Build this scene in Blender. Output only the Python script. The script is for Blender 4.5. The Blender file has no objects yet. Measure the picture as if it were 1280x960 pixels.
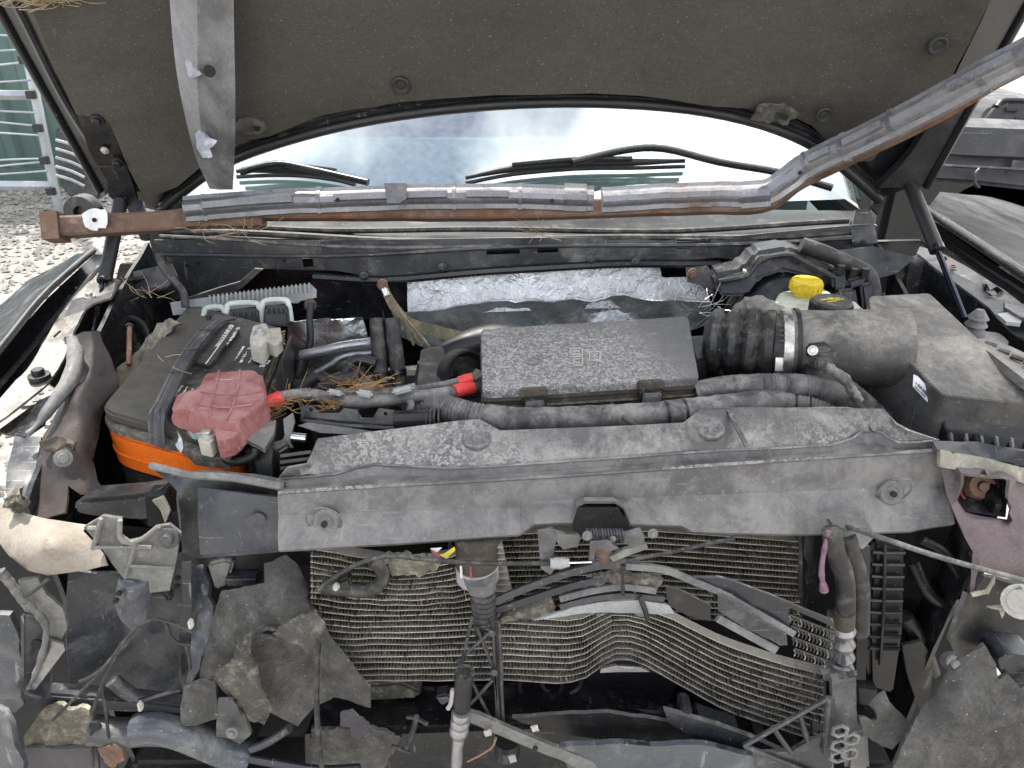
import bpy, bmesh, math, random
from mathutils import Vector, Matrix, noise, geometry
random.seed(7)
R = math.radians
scene = bpy.context.scene
C = scene.collection

# ---------------------------------------------------------------- camera
PITCH = R(28)
CAM = Vector((0, 0, 1.6))
FPX = 960.0
cd = bpy.data.cameras.new('camera'); cam = bpy.data.objects.new('camera', cd); C.objects.link(cam)
cam.location = CAM; cam.rotation_euler = (R(90) - PITCH, 0, 0)
cd.sensor_width = 36; cd.lens = 27; cd.clip_start = 0.02; cd.clip_end = 500
scene.camera = cam

# ---------------------------------------------------------------- sky, sun, exposure
SUN_EL, SUN_AZ = R(64), R(-32)          # azimuth from +Y, towards -X : behind the truck, to the left
sdir = Vector((math.sin(SUN_AZ) * math.cos(SUN_EL), math.cos(SUN_AZ) * math.cos(SUN_EL), math.sin(SUN_EL)))
w = bpy.data.worlds.new('World'); scene.world = w; w.use_nodes = True
nt = w.node_tree; nt.nodes.clear()
def wn(t, **k):
    n = nt.nodes.new(t)
    for a, b in k.items(): setattr(n, a, b)
    return n
sky = wn('ShaderNodeTexSky', sky_type='NISHITA', sun_disc=False)
sky.sun_elevation = SUN_EL; sky.sun_rotation = SUN_AZ; sky.air_density = 1.0; sky.dust_density = .4; sky.ozone_density = 2.0
tc = wn('ShaderNodeTexCoord')
cn = wn('ShaderNodeTexNoise'); cn.inputs['Scale'].default_value = 1.7; cn.inputs['Detail'].default_value = 7; cn.inputs['Roughness'].default_value = .55
mp = wn('ShaderNodeMapping'); mp.inputs['Location'].default_value = (8.19, 0.275, 0.229)
cr = wn('ShaderNodeValToRGB'); cr.color_ramp.elements[0].position = .425; cr.color_ramp.elements[1].position = .57
mx = wn('ShaderNodeMix', data_type='RGBA'); mx.inputs[7].default_value = (18, 17.7, 17.3, 1)
bg = wn('ShaderNodeBackground'); bg.inputs['Strength'].default_value = .11
wo = wn('ShaderNodeOutputWorld')
L = nt.links.new
L(tc.outputs['Generated'], mp.inputs['Vector']); L(mp.outputs[0], cn.inputs['Vector']); L(cn.outputs['Fac'], cr.inputs[0])
L(cr.outputs[0], mx.inputs[0]); L(sky.outputs[0], mx.inputs[6]); L(mx.outputs[2], bg.inputs[0]); L(bg.outputs[0], wo.inputs[0])
ld = bpy.data.lights.new('sun', 'SUN'); ld.energy = 4.2; ld.angle = R(0.8); ld.color = (1, .95, .87)
lo = bpy.data.objects.new('sun', ld); C.objects.link(lo)
lo.rotation_euler = (-sdir).to_track_quat('-Z', 'Y').to_euler(); lo.location = (0, 0, 6)
vs = scene.view_settings
vs.view_transform = 'Standard'; vs.look = 'None'; vs.gamma = 1; vs.use_curve_mapping = False
vs.exposure = 1.0

# ---------------------------------------------------------------- pixel rays -> points of the place
cP, sP = math.cos(PITCH), math.sin(PITCH)
def ray(u, v):
    x = (u - 640) / FPX; y = (480 - v) / FPX
    return Vector((x, cP + sP * y, -sP + cP * y))
def T(t, *uv):
    r = [CAM + ray(*p[:2]) * (p[2] if len(p) > 2 else t) for p in uv]
    return r[0] if len(r) == 1 else r
def Z(z, *uv):
    r = []
    for p in uv:
        d = ray(*p[:2]); h = p[2] if len(p) > 2 else z
        r.append(CAM + d * ((h - CAM.z) / d.z))
    return r[0] if len(r) == 1 else r
def Y(y, *uv):
    r = []
    for p in uv:
        d = ray(*p[:2]); h = p[2] if len(p) > 2 else y
        r.append(CAM + d * (h / d.y))
    return r[0] if len(r) == 1 else r
def proj(P):
    d = P - CAM; f = d.y * cP - d.z * sP; up = d.y * sP + d.z * cP
    return 640 + FPX * d.x / f, 480 - FPX * up / f, f

# ---------------------------------------------------------------- object bookkeeping
TGT = {}          # object -> wanted world position of its origin
def thing(name, label, cat, group=None):
    o = bpy.data.objects.new(name, None); C.objects.link(o); o.empty_display_size = .05
    o['label'] = label; o['category'] = cat
    if group: o['group'] = group
    return o
def tag(o, label, cat, group=None, kind=None):
    o['label'] = label; o['category'] = cat
    if group: o['group'] = group
    if kind: o['kind'] = kind
    return o
def mesh_obj(name, vs_, fs, mat, parent=None, smooth=35, weld=False):
    vs_ = [Vector(v) for v in vs_]
    lo_ = Vector((min(v[i] for v in vs_) for i in range(3))); hi_ = Vector((max(v[i] for v in vs_) for i in range(3)))
    c = (lo_ + hi_) / 2
    if parent is None: c.z = lo_.z
    me = bpy.data.meshes.new(name)
    me.from_pydata([v - c for v in vs_], [], fs); me.update()
    bm = bmesh.new(); bm.from_mesh(me)
    if weld: bmesh.ops.remove_doubles(bm, verts=bm.verts, dist=1e-5)
    bmesh.ops.recalc_face_normals(bm, faces=bm.faces)
    bm.to_mesh(me); bm.free()
    if smooth:
        me.shade_smooth(); me.set_sharp_from_angle(angle=R(smooth))
    me.materials.append(MAT[mat] if isinstance(mat, str) else mat)
    o = bpy.data.objects.new(name, me); C.objects.link(o)
    TGT[o] = c
    if parent: o.parent = parent
    return o
def place(name, me, parent, loc, quat=None, scale=1):
    o = bpy.data.objects.new(name, me); C.objects.link(o); o.parent = parent; TGT[o] = Vector(loc)
    if quat: o.rotation_mode = 'QUATERNION'; o.rotation_quaternion = quat
    o.scale = (scale,) * 3 if not hasattr(scale, '__len__') else scale
    return o
def finalize():
    for o in list(C.objects):
        if o.type == 'EMPTY':
            pts = []
            for ch in o.children_recursive:
                if ch.type == 'MESH':
                    c = TGT[ch]; pts += [c + Vector(b) for b in ch.bound_box]
            if pts:
                TGT[o] = Vector(((min(p.x for p in pts) + max(p.x for p in pts)) / 2, (min(p.y for p in pts) + max(p.y for p in pts)) / 2, min(p.z for p in pts)))
    for o, c in TGT.items():
        o.location = c - TGT[o.parent] if o.parent else c

# ---------------------------------------------------------------- shapes
def crv(pts, n=6):
    pts = [Vector(p) for p in pts]
    if len(pts) < 3 or n < 2: return pts
    P = [pts[0] * 2 - pts[1]] + pts + [pts[-1] * 2 - pts[-2]]; out = []
    for i in range(1, len(P) - 2):
        a, b, c, d = P[i - 1:i + 3]
        for k in range(n):
            s = k / n
            out.append(.5 * ((2 * b) + (c - a) * s + (2 * a - 5 * b + 4 * c - d) * s * s + (3 * b - a - 3 * c + d) * s ** 3))
    out.append(pts[-1]); return out
def tube_vf(path, r, seg=10, cap=True, prof=None, up0=None, twist=0):
    """sweep a round (or given) profile along path; r a number, list or function of 0..1"""
    n = len(path); V = []; F = []
    t0 = (path[1] - path[0]).normalized()
    up = Vector(up0) if up0 is not None else (Vector((0, 0, 1)) if abs(t0.z) < .9 else Vector((0, 1, 0)))
    for i, p in enumerate(path):
        a = path[max(i - 1, 0)]; b = path[min(i + 1, n - 1)]; t = (b - a).normalized()
        s = t.cross(up)
        if s.length < 1e-4: s = t.orthogonal()
        s.normalize(); u = s.cross(t).normalized(); 
        if up0 is None: up = u
        rr = r(i / (n - 1)) if callable(r) else (r[i] if hasattr(r, '__len__') else r)
        if prof:
            for (q, h) in prof: V.append(p + s * q * rr + u * h * rr)
        else:
            for k in range(seg):
                g = 2 * math.pi * k / seg
                V.append(p + s * math.cos(g) * rr + u * math.sin(g) * rr)
    m = len(prof) if prof else seg
    for i in range(n - 1):
        for k in range(m):
            k2 = (k + 1) % m
            F.append((i * m + k, i * m + k2, (i + 1) * m + k2, (i + 1) * m + k))
    if cap: F.append(tuple(range(m - 1, -1, -1))); F.append(tuple((n - 1) * m + k for k in range(m)))
    return V, F
def tube(name, path, r, mat, parent=None, seg=10, n=6, cap=True, **k):
    p = crv(path, n)
    V, F = tube_vf(p, r, seg, cap, **k)
    return mesh_obj(name, V, F, mat, parent, 50)
EDGE = {k: 'edge_wear_glint' for k in ('blue_black', 'airbox_dark', 'grey_steel', 'felt', 'grey_bracket', 'purple_grey', 'black_plastic', 'maroon', 'steel_dull')}  # paler rims: whitened torn edges plus painted edge highlights
EDGE['brown_liner'] = 'edge_brown'
class MB:
    def __init__(s): s.V = []; s.F = []
    def add(s, V, F):
        o = len(s.V); s.V += list(V); s.F += [tuple(i + o for i in f) for f in F]; return s
    def tube(s, path, r, seg=8, n=5, **k): return s.add(*tube_vf(crv(path, n), r, seg, **k))
    def box(s, c, ax, ay, az):
        c = Vector(c); V = [c + ax * i + ay * j + az * k for i in (-1, 1) for j in (-1, 1) for k in (-1, 1)]
        return s.add(V, [(0, 1, 3, 2), (4, 6, 7, 5), (0, 4, 5, 1), (2, 3, 7, 6), (0, 2, 6, 4), (1, 5, 7, 3)])
    def build(s, name, mat, parent=None, smooth=35): return mesh_obj(name, s.V, s.F, mat, parent, smooth)
def rnd_poly(pts, r, n=4):
    """round the corners of a 3D polygon"""
    out = []; m = len(pts)
    for i in range(m):
        a, b, c = pts[i - 1], pts[i], pts[(i + 1) % m]
        ra = min(r, (a - b).length * .45); rc = min(r, (c - b).length * .45)
        p = b + (a - b).normalized() * ra; q = b + (c - b).normalized() * rc
        for k in range(n + 1):
            s = k / n; out.append(p * (1 - s) ** 2 + b * 2 * s * (1 - s) + q * s * s)
    return out
def slab(name, top, down, mat, parent=None, bevel=.004, rnd=0, taper=1.0, smooth=40, seg=2, amp=0):
    """prism: polygon top pushed along down"""
    top = [Vector(p) for p in top]
    if rnd: top = rnd_poly(top, rnd)
    down = Vector(down); n = len(top); c = sum(top, Vector()) / n
    bot = [c + (p - c) * taper + down for p in top]
    bm = bmesh.new(); tv = [bm.verts.new(p) for p in top]; bv = [bm.verts.new(p) for p in bot]
    ft = bm.faces.new(tv); fb = bm.faces.new(bv[::-1])
    for i in range(n): bm.faces.new((tv[i], bv[i], bv[(i + 1) % n], tv[(i + 1) % n]))
    bmesh.ops.recalc_face_normals(bm, faces=bm.faces)
    if bevel:
        ed = set(ft.edges) | set(fb.edges)
        if not rnd: ed = set(bm.edges)
        bmesh.ops.bevel(bm, geom=list(ed), offset=bevel, segments=seg, affect='EDGES', clamp_overlap=True)
    if amp:
        for _ in range(2): bmesh.ops.subdivide_edges(bm, edges=[e for e in bm.edges if e.calc_length() > .02], cuts=1, use_grid_fill=True)
        for v in bm.verts: v.co += noise.noise_vector(v.co * 25) * amp
    bm.verts.index_update()
    V = [v.co.copy() for v in bm.verts]; F = [tuple(v.index for v in f.verts) for f in bm.faces]; bm.free()
    return mesh_obj(name, V, F, mat, parent, smooth)
def inpoly(x, y, poly):
    c = False; n = len(poly); j = n - 1
    for i in range(n):
        xi, yi = poly[i]; xj, yj = poly[j]
        if (yi > y) != (yj > y) and x < (xj - xi) * (y - yi) / (yj - yi) + xi: c = not c
        j = i
    return c
def panel(name, out, th, mat, parent=None, holes=(), ctrl=(), res=14, amp=0., fr=20., rag=0., smooth=62, away=None, fold=None, soft=False):
    """a real sheet of thickness th through the 3D outline (plus control points), crumpled by amp metres"""
    if isinstance(ctrl, Vector): ctrl = [ctrl]
    out = [Vector(p) for p in out]
    def dense(pl, jag):
        r = []
        m = len(pl)
        src = pl
        for i in range(m):
            a, b = src[i], src[(i + 1) % m]
            pa, pb = proj(a), proj(b)
            k = max(1, int(math.hypot(pb[0] - pa[0], pb[1] - pa[1]) / (res if not jag else min(res, 6))))
            for j in range(k):
                r.append(a.lerp(b, j / k))
        if jag:
            r = [p + noise.noise_vector(p * 140) * jag for p in r]
        return r
    O = dense(out, rag)
    H = [dense([Vector(q) for q in h], rag * .7) for h in holes]
    kn = []
    for p in list(out) + [Vector(q) for q in ctrl]:
        u, v, t = proj(p); kn.append((u, v, 1 / t))
    # affine fit of 1/t, then inverse distance residual
    import numpy as np
    A = np.array([[1, k[0], k[1]] for k in kn]); b = np.array([k[2] for k in kn])
    co = np.linalg.lstsq(A, b, rcond=None)[0]
    rs = b - A @ co
    ku = A[:, 1]; kv = A[:, 2]
    span = max(ku.max() - ku.min(), kv.max() - kv.min(), 1.)
    def phi(d2): return d2 * np.log(d2 + 1e-9)
    K = phi(((ku[:, None] - ku[None]) ** 2 + (kv[:, None] - kv[None]) ** 2) / span ** 2)
    wts = np.linalg.lstsq(np.vstack([np.hstack([K + np.eye(len(ku)) * .02, A]), np.hstack([A.T, np.zeros((3, 3))])]), np.concatenate([rs, np.zeros(3)]), rcond=1e-8)[0]
    def depth(u, v):
        r_ = float(phi(((ku - u) ** 2 + (kv - v) ** 2) / span ** 2) @ wts[:-3] + wts[-3] + wts[-2] * u + wts[-1] * v)
        r_ = min(max(r_, rs.min() * 1.5 - .002), rs.max() * 1.5 + .002)
        return 1 / (co[0] + co[1] * u + co[2] * v + r_)
    P2 = []; E = []; fixed = []
    loops = [O] + H; polys = []
    for lp in loops:
        s = len(P2); n = len(lp); pl = []
        for p in lp:
            u, v, t = proj(p); P2.append(Vector((u, v))); fixed.append(p); pl.append((u, v))
        polys.append(pl)
        for i in range(n): E.append((s + i, s + (i + 1) % n))
    us = [p[0] for p in polys[0]]; vv = [p[1] for p in polys[0]]
    y = min(vv) + res * .6; row = 0
    while y < max(vv):
        x = min(us) + (res * .5 if row % 2 else 0)
        while x < max(us):
            if inpoly(x, y, polys[0]) and not any(inpoly(x, y, h) for h in polys[1:]):
                dm = min((x - q.x) ** 2 + (y - q.y) ** 2 for q in P2[:len(fixed)])
                if dm > (res * .45) ** 2:
                    P2.append(Vector((x + random.uniform(-1, 1) * res * .12, y + random.uniform(-1, 1) * res * .12)))
            x += res
        y += res * .87; row += 1
    r = geometry.delaunay_2d_cdt(P2, E, [], 0, 1e-4)
    v2, tri, orig = r[0], r[2], r[3]
    P3 = []
    for i, q in enumerate(v2):
        src = [k for k in orig[i] if k < len(fixed)]
        if src: P3.append(fixed[src[0]].copy())
        else: P3.append(CAM + ray(q.x, q.y) * depth(q.x, q.y))
    tr = []
    for f in tri:
        cx = sum(v2[k].x for k in f) / 3; cy = sum(v2[k].y for k in f) / 3
        if inpoly(cx, cy, polys[0]) and not any(inpoly(cx, cy, h) for h in polys[1:]): tr.append(tuple(f))
    used = sorted({k for f in tr for k in f}); mp_ = {k: i for i, k in enumerate(used)}
    P3 = [P3[k] for k in used]; tr = [tuple(mp_[k] for k in f) for f in tr]
    N = [Vector() for _ in P3]
    fix = []
    for f in tr:
        a, b_, c_ = (P3[k] for k in f); nn = (b_ - a).cross(c_ - a)
        if nn.dot(CAM - a) < 0: nn = -nn; f = (f[0], f[2], f[1])
        fix.append(f)
        for k in f: N[k] += nn
    tr = fix
    N = [n.normalized() if n.length > 0 else Vector((0, -1, 0)) for n in N]
    if amp:
        P3 = [p + N[i] * (noise.noise(p * fr) * .7 + noise.noise(p * fr * 2.7 + Vector((5, 1, 9))) * .3) * amp * 2 for i, p in enumerate(P3)]
    if fold: P3 = [fold(p, N[i]) for i, p in enumerate(P3)]
    n = len(P3); V = P3 + [p - N[i] * th for i, p in enumerate(P3)]
    F = list(tr) + [tuple(k + n for k in f[::-1]) for f in tr]
    cnt = {}
    for f in tr:
        for a, b_ in ((f[0], f[1]), (f[1], f[2]), (f[2], f[0])): cnt[(a, b_)] = 1
    for (a, b_) in cnt:
        if (b_, a) not in cnt: F.append((a, a + n, b_ + n, b_))
    o = mesh_obj(name, V, F, mat, parent, smooth)
    if mat in EDGE:
        o.data.materials.append(MAT[EDGE[mat]])
        for k in range(2 * len(tr), len(F)): o.data.polygons[k].material_index = 1
    return o
def facing(p): return (CAM - p).normalized()
# ---------------------------------------------------------------- materials
MAT = {}
def mat(name, base, rough=.6, metal=0., dust=None, amt=.45, sc=30., bump=.15, spec=.5, speck=0., up=.5, var=.25, mott=0., coat=0., soft=.11, fine=1., rust=0., stretch=None, grain=.22, scr=0.):
    m = bpy.data.materials.new(name); m.use_nodes = True; t = m.node_tree; t.nodes.clear()
    def nd(k, **a):
        n = t.nodes.new(k)
        for x, y_ in a.items(): setattr(n, x, y_)
        return n
    lk = t.links.new
    out = nd('ShaderNodeOutputMaterial'); b = nd('ShaderNodeBsdfPrincipled'); lk(b.outputs[0], out.inputs[0])
    tcn = nd('ShaderNodeTexCoord'); vec = tcn.outputs['Object']
    if stretch:
        mpn = nd('ShaderNodeMapping'); mpn.inputs['Scale'].default_value = stretch; lk(vec, mpn.inputs[0]); vec = mpn.outputs[0]
    oi = nd('ShaderNodeObjectInfo')
    def noi(s, d=5, r=.6, dist=0):
        n = nd('ShaderNodeTexNoise'); n.noise_dimensions = '4D'; n.inputs['Scale'].default_value = s; n.inputs['Detail'].default_value = d; n.inputs['Roughness'].default_value = r; n.inputs['Distortion'].default_value = dist
        lk(vec, n.inputs['Vector'])
        mm = nd('ShaderNodeMath', operation='MULTIPLY'); mm.inputs[1].default_value = 9; lk(oi.outputs['Random'], mm.inputs[0]); lk(mm.outputs[0], n.inputs['W'])
        return n.outputs['Fac']
    def ramp(f, a, c):
        n = nd('ShaderNodeMapRange', interpolation_type='SMOOTHSTEP'); n.inputs[1].default_value = a; n.inputs[2].default_value = c; lk(f, n.inputs[0]); return n.outputs[0]
    def mixc(f, a, c):
        n = nd('ShaderNodeMix', data_type='RGBA')
        lk(f, n.inputs[0])
        for s, i in ((a, 6), (c, 7)):
            if hasattr(s, 'links'): lk(s, n.inputs[i])
            else: n.inputs[i].default_value = (*s, 1)
        return n.outputs[2]
    def mul(a, c):
        n = nd('ShaderNodeMath', operation='MULTIPLY')
        for s, i in ((a, 0), (c, 1)):
            if hasattr(s, 'links'): lk(s, n.inputs[i])
            else: n.inputs[i].default_value = s
        return n.outputs[0]
    base = tuple(base)
    big = noi(sc * .22, 3, .5)
    col = mixc(ramp(big, .3, .7), tuple(x * (1 - var) for x in base), tuple(min(1, x * (1 + var)) for x in base))
    f = noi(sc, 12, .76, .3)
    rg = ramp(f, .35, .65)
    rr = nd('ShaderNodeMapRange'); rr.inputs[3].default_value = max(.02, rough - .1); rr.inputs[4].default_value = min(1, rough + .12); lk(rg, rr.inputs[0])
    rsock = rr.outputs[0]; msock = None
    if dust:
        df = ramp(f, 1 - amt - soft, 1 - amt + soft)
        if mott:
            vn = nd('ShaderNodeTexVoronoi'); vn.feature = 'SMOOTH_F1'; vn.inputs['Scale'].default_value = sc * mott; lk(vec, vn.inputs['Vector'])
            f2 = noi(sc * mott * .9, 4, .75, 1.2)
            df2 = ramp(f2, .47, .56)
            zone = ramp(noi(sc * .25, 2, .5), .43, .60)
            df = nd('ShaderNodeMath', operation='MAXIMUM'); lk(mul(mul(df2, zone), .8), df.inputs[0]); lk(mul(ramp(f, 1 - amt - soft, 1 - amt + soft), .75), df.inputs[1]); df = df.outputs[0]
        if up:
            g = nd('ShaderNodeNewGeometry'); s = nd('ShaderNodeSeparateXYZ'); lk(g.outputs['Normal'], s.inputs[0])
            ur = nd('ShaderNodeMapRange'); ur.inputs[1].default_value = -.3; ur.inputs[2].default_value = .9; ur.inputs[3].default_value = 1 - up; ur.inputs[4].default_value = 1; lk(s.outputs['Z'], ur.inputs[0])
            df = mul(df, ur.outputs[0])
        col = mixc(df, col, dust)
        a = nd('ShaderNodeMix', data_type='FLOAT'); lk(df, a.inputs[0]); lk(rsock, a.inputs[2]); a.inputs[3].default_value = .92; rsock = a.outputs[0]
        if metal:
            inv = nd('ShaderNodeMath', operation='SUBTRACT'); inv.inputs[0].default_value = 1; lk(df, inv.inputs[1]); msock = mul(inv.outputs[0], metal)
    if rust:
        rf = ramp(noi(sc * .35, 7, .7, .6), 1 - rust - .08, 1 - rust + .1)
        rc = mixc(ramp(noi(sc * 1.6, 4, .6), .35, .65), (.085, .034, .018), (.22, .095, .045))
        col = mixc(rf, col, rc)
        a = nd('ShaderNodeMix', data_type='FLOAT'); lk(rf, a.inputs[0]); lk(rsock, a.inputs[2]); a.inputs[3].default_value = .9; rsock = a.outputs[0]
        inv = nd('ShaderNodeMath', operation='SUBTRACT'); inv.inputs[0].default_value = 1; lk(rf, inv.inputs[1])
        msock = mul(inv.outputs[0], msock if msock else metal)
    if scr:
        for sv, th in (((5, 260, 260), .665), ((190, 11, 60), .69), ((70, 70, 9), .69)):
            sm_ = nd('ShaderNodeMapping'); sm_.inputs['Scale'].default_value = sv; sm_.inputs['Rotation'].default_value = (.2, .25, .15); lk(tcn.outputs['Object'], sm_.inputs[0])
            sn_ = nd('ShaderNodeTexNoise'); sn_.inputs['Scale'].default_value = 1; sn_.inputs['Detail'].default_value = 3; lk(sm_.outputs[0], sn_.inputs['Vector'])
            col = mixc(mul(ramp(sn_.outputs['Fac'], th, th + .05), scr), col, (.36, .345, .33))
    if speck:
        sp = ramp(noi(330 * fine, 2, .5), .73 - speck * .06, .77 - speck * .06)
        col = mixc(mul(sp, .55), col, (.45, .43, .39))
    if grain:
        gm = nd('ShaderNodeMapRange'); gm.inputs[1].default_value = .28; gm.inputs[2].default_value = .72; gm.inputs[3].default_value = 1 - grain; gm.inputs[4].default_value = 1 + grain
        gn = noi(300 * fine, 4, .75); lk(gn, gm.inputs[0])
        gm2 = nd('ShaderNodeMapRange'); gm2.inputs[1].default_value = .3; gm2.inputs[2].default_value = .7; gm2.inputs[3].default_value = 1 - grain * .4; gm2.inputs[4].default_value = 1 + grain * .4
        lk(noi(70 * fine, 5, .7, .8), gm2.inputs[0])
        hs_ = nd('ShaderNodeVectorMath', operation='SCALE'); lk(col, hs_.inputs[0]); lk(mul(gm.outputs[0], gm2.outputs[0]), hs_.inputs['Scale']); col = hs_.outputs[0]
    lk(col, b.inputs['Base Color']); lk(rsock, b.inputs['Roughness'])
    if msock: lk(msock, b.inputs['Metallic'])
    else: b.inputs['Metallic'].default_value = metal
    b.inputs['Specular IOR Level'].default_value = spec
    if coat: b.inputs['Coat Weight'].default_value = coat; b.inputs['Coat Roughness'].default_value = .08
    if bump:
        bn = nd('ShaderNodeBump'); bn.inputs['Strength'].default_value = bump; bn.inputs['Distance'].default_value = .004
        lk(f, bn.inputs['Height']); lk(bn.outputs[0], b.inputs['Normal'])
    MAT[name] = m
    return m
DUST = (.34, .31, .26)
mat('black_plastic', (.016, .016, .018), .32, dust=(.22, .20, .175), amt=.38, sc=28, speck=.4, up=.6)
mat('grey_cover', (.075, .073, .072), .5, dust=(.36, .348, .325), amt=.46, scr=.15, sc=14, mott=11, speck=.3, up=.55, bump=.12)
mat('cover_face', (.092, .089, .087), .42, dust=(.215, .206, .195), amt=.50, sc=15, speck=.6, up=.2, bump=.10, grain=.12, scr=.2)
mat('fuse_lid', (.085, .083, .086), .5, dust=(.44, .425, .40), amt=.40, scr=.3, sc=11, mott=17, speck=.3, up=.4, bump=.12)
mat('airbox', (.045, .043, .042), .55, dust=(.36, .335, .295), amt=.47, sc=10, speck=.3, up=.95, soft=.16, scr=.2)
mat('airbox_dark', (.013, .013, .014), .36, scr=.2, dust=(.16, .145, .125), amt=.37, sc=9, speck=.2, up=.7)
mat('black_metal', (.010, .0105, .012), .28, scr=.2, dust=(.14, .13, .12), amt=.36, sc=22, speck=.3, up=.5, bump=.08)
mat('blue_black', (.020, .022, .028), .28, scr=.35, dust=(.15, .145, .14), amt=.36, sc=20, speck=.35, up=.3, bump=.1)
mat('black_paint', (.010, .011, .013), .22, dust=(.16, .15, .13), amt=.26, sc=12, up=.4, coat=.15, bump=.02, speck=.15, spec=.35)
mat('fender_lit', (.17, .163, .153), .36, metal=.4, dust=(.42, .385, .34), amt=.42, sc=16, up=.3, bump=.06)  # pale base carries the sun glare on the left rail
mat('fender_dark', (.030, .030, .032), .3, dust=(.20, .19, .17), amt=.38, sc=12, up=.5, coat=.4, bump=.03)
mat('pad', (.054, .050, .044), .95, soft=.3, dust=(.080, .075, .067), amt=.48, sc=9, spec=.08, speck=.8, up=0, var=.30, bump=.3, grain=.22, stretch=(1, 1, 2.2))
mat('pad_dirt', (.05, .046, .04), .95, dust=(.10, .094, .082), amt=.5, sc=40, up=0)
mat('grime', (.055, .045, .034), .85, dust=(.20, .17, .13), amt=.4, sc=50, up=.5, speck=.3, bump=.4)
mat('pad_clip', (.018, .018, .018), .6, dust=(.10, .095, .085), amt=.40, sc=60, speck=.4, up=0)
mat('rubber', (.014, .014, .015), .55, dust=(.17, .16, .14), amt=.45, sc=35, speck=.4, up=.7)
mat('rubber_clean', (.012, .012, .013), .45, dust=(.2, .19, .17), amt=.28, sc=20, up=.5)
mat('loom', (.045, .044, .045), .55, dust=(.25, .24, .225), amt=.50, sc=22, speck=.6, up=.6, bump=.2)
mat('steel', (.20, .20, .215), .32, metal=.45, scr=.6, dust=(.21, .205, .205), amt=.44, sc=18, up=.2, rust=.37, bump=.12)
mat('steel_dull', (.12, .12, .13), .42, scr=.3, metal=.75, dust=(.26, .25, .24), amt=.42, sc=16, up=.2, rust=.36, bump=.1)
mat('strip_steel', (.15, .15, .158), .36, metal=.6, dust=(.30, .30, .305), amt=.46, soft=.26, scr=.6, sc=11, up=0, rust=.33, bump=.1, stretch=(1.6, 1, .6))
mat('rusty', (.13, .075, .05), .8, metal=.1, dust=(.24, .18, .145), amt=.46, sc=22, up=.4, var=.4, bump=.3, rust=.45)
mat('zinc', (.55, .54, .52), .35, metal=.9, dust=(.4, .37, .33), amt=.42, sc=40, up=.3, bump=.1)
mat('chrome', (.78, .78, .8), .14, metal=1, bump=0)
mat('bluesteel', (.045, .047, .062), .12, metal=.9, bump=0)
mat('alloy', (.33, .33, .34), .34, metal=.75, dust=(.36, .34, .31), amt=.40, sc=30, up=.2, speck=.3)
mat('fin_tube', (.47, .44, .39), .42, metal=.3, dust=(.15, .125, .095), amt=.41, sc=14, up=0, bump=.1)
mat('fin', (.32, .295, .255), .45, metal=.2, dust=(.06, .050, .038), amt=.50, sc=26, up=0, bump=0)
mat('fin_dirty', (.30, .255, .19), .6, metal=.2, dust=(.06, .046, .03), amt=.54, sc=26, up=0, bump=0)
mat('core_back', (.02, .019, .018), .9, dust=(.06, .055, .045), amt=.45, sc=30, up=0)
mat('orange', (.86, .165, .012), .45, dust=(.55, .22, .07), amt=.30, sc=14, up=.2, var=.06, bump=.04)
mat('red', (.19, .040, .040), .55, scr=.3, dust=(.33, .165, .155), amt=.54, sc=16, up=.5, var=.12, bump=.06)
mat('red_wire', (.62, .045, .04), .5, dust=(.4, .2, .17), amt=.33, sc=30, up=.3, var=.1)
mat('battery_lid', (.024, .023, .022), .7, dust=(.085, .077, .064), amt=.55, sc=18, speck=.15, up=.6, bump=.35)
mat('battery_case', (.02, .019, .02), .5, dust=(.16, .14, .13), amt=.4, sc=18, up=.3)
mat('battery_face', (.016, .0155, .016), .5, dust=(.10, .09, .08), amt=.42, sc=20, speck=.2, up=.4, bump=.1)
mat('crud', (.10, .088, .068), .95, dust=(.28, .26, .215), amt=.45, sc=90, speck=.6, up=.3, bump=.9)
mat('strap', (.045, .045, .048), .42, dust=(.3, .28, .26), amt=.38, sc=40, up=.4)
mat('lead', (.42, .40, .36), .6, metal=.3, dust=(.52, .48, .40), amt=.5, sc=60, up=.3, bump=.5)
mat('verdigris', (.20, .36, .33), .9, dust=(.42, .5, .46), amt=.4, sc=120, up=0, bump=.8)
mat('ink', (.62, .61, .57), .7, dust=(.2, .19, .17), amt=.34, sc=120, up=0, bump=0)
mat('cream', (.27, .24, .195), .5, dust=(.15, .12, .09), amt=.46, sc=8, up=0, var=.15, bump=.05)
mat('cream_pale', (.42, .40, .35), .6, dust=(.40, .38, .32), amt=.35, sc=16, up=0)
mat('grey_bracket', (.13, .128, .122), .6, dust=(.26, .25, .23), amt=.45, sc=20, speck=.5, up=.3)
mat('grey_steel', (.052, .053, .057), .38, metal=.3, scr=.4, dust=(.19, .185, .172), amt=.40, sc=14, speck=.4, up=.3)
mat('maroon', (.088, .060, .065), .6, dust=(.15, .118, .12), amt=.5, sc=10, speck=.3, up=.2)
mat('brown_liner', (.020, .0145, .014), .6, dust=(.055, .042, .039), amt=.48, sc=16, speck=.2, up=.3, bump=.3)
mat('roll_edge', (.085, .085, .088), .55, dust=(.21, .205, .20), amt=.5, sc=24, up=.4)
mat('felt', (.060, .058, .055), .95, dust=(.16, .152, .14), amt=.42, sc=26, soft=.2, speck=.8, up=.15, bump=.3, spec=.1)
mat('felt_dirt', (.065, .061, .055), .95, dust=(.24, .222, .185), amt=.42, sc=40, speck=.7, up=.1, bump=.4, spec=.1)
mat('mud', (.13, .115, .09), .95, dust=(.36, .33, .25), amt=.46, sc=60, up=.3, speck=.5, bump=.8)
mat('dark', (.008, .008, .009), .8, dust=(.05, .045, .04), amt=.4, sc=12, up=.4)
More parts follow.
